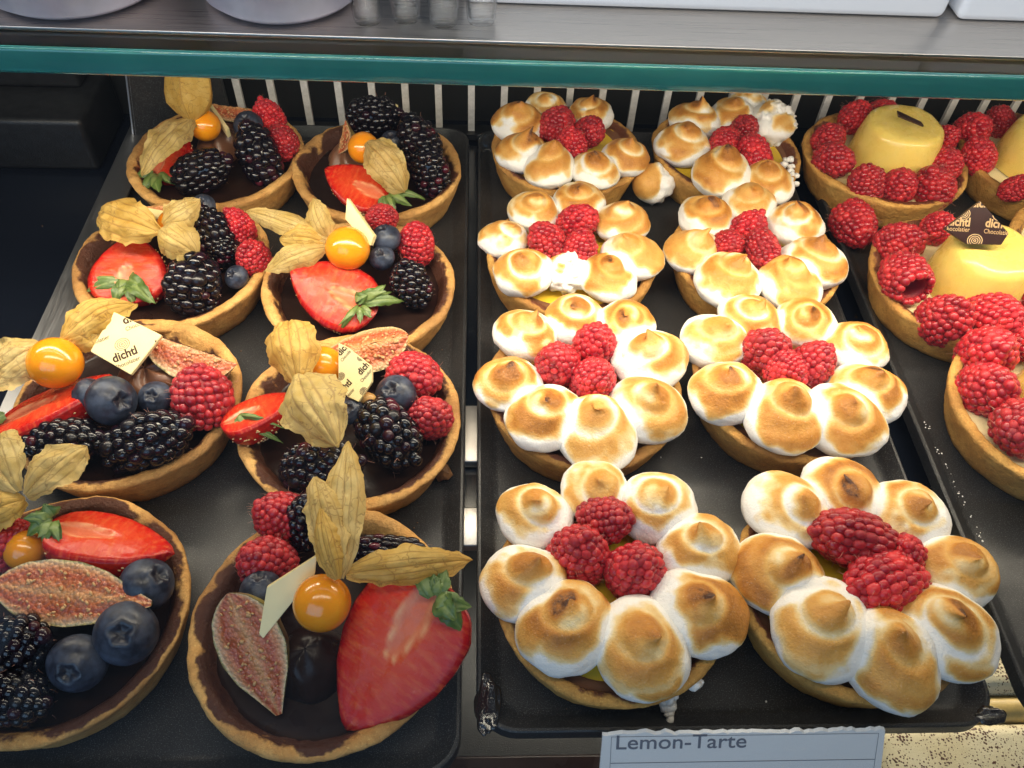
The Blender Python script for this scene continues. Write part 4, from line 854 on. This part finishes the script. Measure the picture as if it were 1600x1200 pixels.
rasp(410, 878, 2.9, 92, 'nearer raspberry above the blueberry '+BF, (-.3, .4, .8)); rasp(434, 805, 3.0, 84, 'farther raspberry at the rim '+BF, (-.5, .5, .6))
black(478, 812, 3.0, 96, 70, 'blackberry left of the tall husk '+BF, (.2, 1, .6)); black(615, 862, 2.3, 140, 60, 'blackberry behind the right husk petal '+BF, (1, 0, .2))
fig(396, 1022, 2.7, 206, 57, (.42, -1, 0), (-.25, .3, 1), 176, 'fig half with pale rind and seedy flesh '+BF, 11, 'fig_skin_green')
dollop_cream(TART['C8'][0], at(484, 1035, 1.6)-TART['C8'][1], 1.25, 1.15, 4, .02, 'chocolate_glaze')

# raspberries on the lemon tarts
RL = {'M1': [(872, 192, 56, 'left'), (925, 206, 52, 'right'), (893, 222, 50, 'front')], 'M2': [(1130, 224, 50, 'left'), (1164, 202, 46, 'rear'), (1176, 238, 60, 'front')], 'M3': [(908, 345, 64, 'rear'), (850, 374, 62, 'left'), (908, 385, 58, 'front')], 'M4': [(1172, 356, 62, 'rear'), (1138, 384, 52, 'left'), (1195, 398, 64, 'front')],
      'M5': [(932, 537, 74, 'rear'), (870, 568, 76, 'left'), (930, 598, 72, 'front')], 'M6': [(1195, 546, 82, 'left'), (1272, 565, 76, 'right'), (1234, 582, 62, 'front')], 'M7': [(953, 813, 80, 'rear'), (905, 861, 94, 'left bright red'), (992, 889, 96, 'right dark')], 'M8': [(1320, 838, 112, 'rear and biggest'), (1412, 868, 76, 'right half hidden'), (1370, 916, 108, 'front')]}
NM = {'M1': 'back row lemon tart beside the gap', 'M2': 'back row lemon tart with broken meringue', 'M3': 'second row lemon tart beside the gap', 'M4': 'second row lemon tart on the right', 'M5': 'third row lemon tart beside the gap', 'M6': 'third row lemon tart on the right', 'M7': 'front lemon tart above the price card', 'M8': 'front lemon tart at the tray corner'}
TIPS = {('M7', 0): (1, .2, .5), ('M7', 1): (.1, .7, .7), ('M7', 2): (-.1, .5, .9), ('M8', 0): (-1, .3, .4), ('M8', 2): (-1, -.1, .5), ('M5', 0): (.1, .4, 1), ('M5', 1): (-.2, .3, 1), ('M5', 2): (.2, -.2, 1), ('M1', 0): (.4, 1, .2), ('M2', 2): (-.3, .6, .6), ('M4', 2): (.2, -.8, .6)}
for k, l in RL.items():
    for j, (x, y, d, pos) in enumerate(l):
        rasp(x, y, 2.9, d, f'{pos} raspberry of the three on the {NM[k]}', TIPS.get((k, j)), asp=1.22 if (k, j) in (('M8', 0), ('M8', 2)) else 1.0)
# raspberries on the custard tarts
for k, nm, l in (('R1', 'back row custard tart beside the lemon tarts', [(1333, 185, 52, 'upper left'), (1298, 214, 50, 'leftmost'), (1309, 251, 60, 'left front'), (1354, 281, 58, 'front left'), (1406, 289, 58, 'front middle'), (1458, 286, 64, 'front right'), (1477, 255, 56, 'right'), (1476, 217, 50, 'upper right'), (1385, 176, 42, 'hindmost')]),
                 ('R0', 'back row custard tart at the right edge', [(1524, 202, 56, 'upper left'), (1527, 238, 54, 'left'), (1563, 186, 46, 'hindmost'), (1596, 292, 48, 'front')]),
                 ('R2', 'custard tart with the dark plaque', [(1414, 378, 66, 'upper left'), (1468, 354, 54, 'hindmost'), (1485, 494, 78, 'front left'), (1560, 496, 78, 'front right'), (1600, 455, 64, 'right'), (1592, 400, 50, 'far right')]),
                 ('R3', 'third row custard tart at the right edge', [(1549, 549, 88, 'topmost'), (1553, 609, 86, 'middle'), (1592, 672, 92, 'lowest'), (1608, 535, 70, 'far right')])):
    for (x, y, d, pos) in l: rasp(x, y, 2.55, d, f'{pos} raspberry on the {nm}')
rasp(1408, 428, 2.6, 76, 'hollow raspberry showing its open end on the custard tart with dark plaque', (-.2, .75, -.75), True)
rasp(1337, 357, 1.05, 70, 'loose raspberry lying on the tray between lemon and custard tarts', (.2, -.8, .5))
plaque([(1537, 313), (1582, 364), (1556, 383), (1504, 382), (1480, 357)], 5.0, 'dark chocolate diamond plaque printed dichtl on the second row custard tart', M['dark_chocolate'], M['cream_print'], .18,
       [('dichtl', 1558, 350, 140, 12, 36), ('Chocolatier', 1558, 363, 140, 12, 42), ('dichtl', 1498, 347, 140, 8, 36), ('Chocolatier', 1494, 358, 140, 8, 42), ('rings', 1523, 376, 140, 5, 24), ('rings', 1505, 334, 140, 5, 22), ('rings', 1562, 336, 140, 5, 22), ('dichtl', 1536, 318, 140, 5, 36)], [6.3, 5.3, 4.4, 4.4, 5.3])
plaque([(1402, 172), (1440, 190), (1444, 196), (1404, 180)], 4.6, 'dark chocolate plaque edge on top of the back row custard tart', M['dark_chocolate'], M['cream_print'], .12, [])

# fallen meringue piece, crumbs, sticky corners
fm = link('meringue_piece', None); COL.objects.unlink(fm); bpy.data.objects.remove(fm)
V, F = ICO2; bm = bmesh.new(); bmesh.ops.create_icosphere(bm, subdivisions=4, radius=1); V = np.array([v.co[:] for v in bm.verts]); F = [tuple(v.index for v in f.verts) for f in bm.faces]; bm.free()
def meringue_lump(px, py, z, r, label, seed, tz):
    m = sstep(-.1, .4, V[:, 0]+.3*noise(V, 2, seed)); W2 = V*(1+.15*noise(V, 1.2, seed)+m*(.16*noise(V, 4, seed+1)+.1*noise(V, 9, seed+2)))[:, None]*r
    o = link('meringue_piece', make_mesh('meringue_piece', W2, F, M['meringue'], {'toast': tz*(1-m)*sstep(-.6, .3, V[:, 2]-V[:, 0]*.5)}), None, at(px, py, z)); tag(o, label, 'meringue')
meringue_lump(1018, 286, 1.3, 1.05, 'broken toasted meringue piece between the two back lemon tarts', 4, .62)
def crumbs(name, spots, mat, seed, label):
    rs = np.random.default_rng(seed); parts = []
    for (x, y, z, r) in spots:
        Vc = ICO2[0]*(1+.35*noise(ICO2[0], 1.8, int(rs.integers(1e4))))[:, None]*r*rs.uniform(.6, 1.3, 3); parts.append((Vc + at(x, y, z), ICO2[1], 0))
    Vj, Fj, _ = join(parts); o = link(name, make_mesh(name, Vj, Fj, mat, {'toast': np.zeros(len(Vj))})); o['kind'] = 'stuff'; o['label'] = label; o['category'] = 'crumbs'
rs = np.random.default_rng(8); sp = []
for k in range(26): t = rs.uniform(); sp.append((1035+rs.uniform(-10, 22)*(1-t)+12*t, 1062+58*t+rs.uniform(-6, 6), 1.5-1.2*t, rs.uniform(.13, .28)))
for k in range(14): sp.append((1075+rs.uniform(-18, 22), 1064+rs.uniform(-14, 10), 1.6, rs.uniform(.08, .2)))
crumbs('meringue_drip', sp, M['meringue'], 3, 'crumbly white meringue drip in front of the front left lemon tart')
sp = []
for k in range(46): t = rs.uniform()**.8; x, y = 1437+t*118, 640+t*250; sp.append((x+rs.uniform(-3, 3), y+rs.uniform(-4, 4), .97, rs.uniform(.01, .035)))
for k in range(30): sp.append((rs.uniform(770, 1330), rs.uniform(480, 1130), .05, rs.uniform(.015, .05)))
for k in range(16): sp.append((1236+rs.uniform(-12, 10), 268+rs.uniform(-22, 22), 2.15, rs.uniform(.10, .2)))
crumbs('sugar_crumbs', sp, M['meringue'], 4, 'fine white meringue crumbs scattered on trays and rims')
sp = [(rs.uniform(40, 720), rs.uniform(300, 1150), .04, rs.uniform(.015, .05)) for k in range(60)] + [(rs.uniform(780, 1500), rs.uniform(300, 1120), .04, rs.uniform(.012, .045)) for k in range(50)]
crumbs('pastry_crumbs', sp, M['walnut_brown'], 6, 'fine brown pastry crumbs scattered over the trays')
for (x, y, lb, mt, sx, sy) in ((762, 1100, 'wet dark glaze blob on the near left corner of the middle tray', 'sticky_glaze', .42, .95), (1548, 1118, 'wet dark glaze blob on the near right corner of the middle tray', 'sticky_glaze', .5, .3)):
    Vg = V*np.array([sx, sy, .14])*(1+.25*noise(V, 2.5, 7))[:, None]; tag(link('glaze_blob', make_mesh('glaze_blob', Vg, F, M[mt]), None, at(x, y, .45)), lb, 'glaze')
Vg = V*np.array([.55, .45, .55])*(1+.4*noise(V, 2.2, 9))[:, None]
tag(link('film_scrap', make_mesh('film_scrap', Vg, F, M['clear_plastic'], smooth=False), None, at(760, 222, 1.0)), 'crumpled clear plastic film scrap at the back corner of the middle tray', 'film')
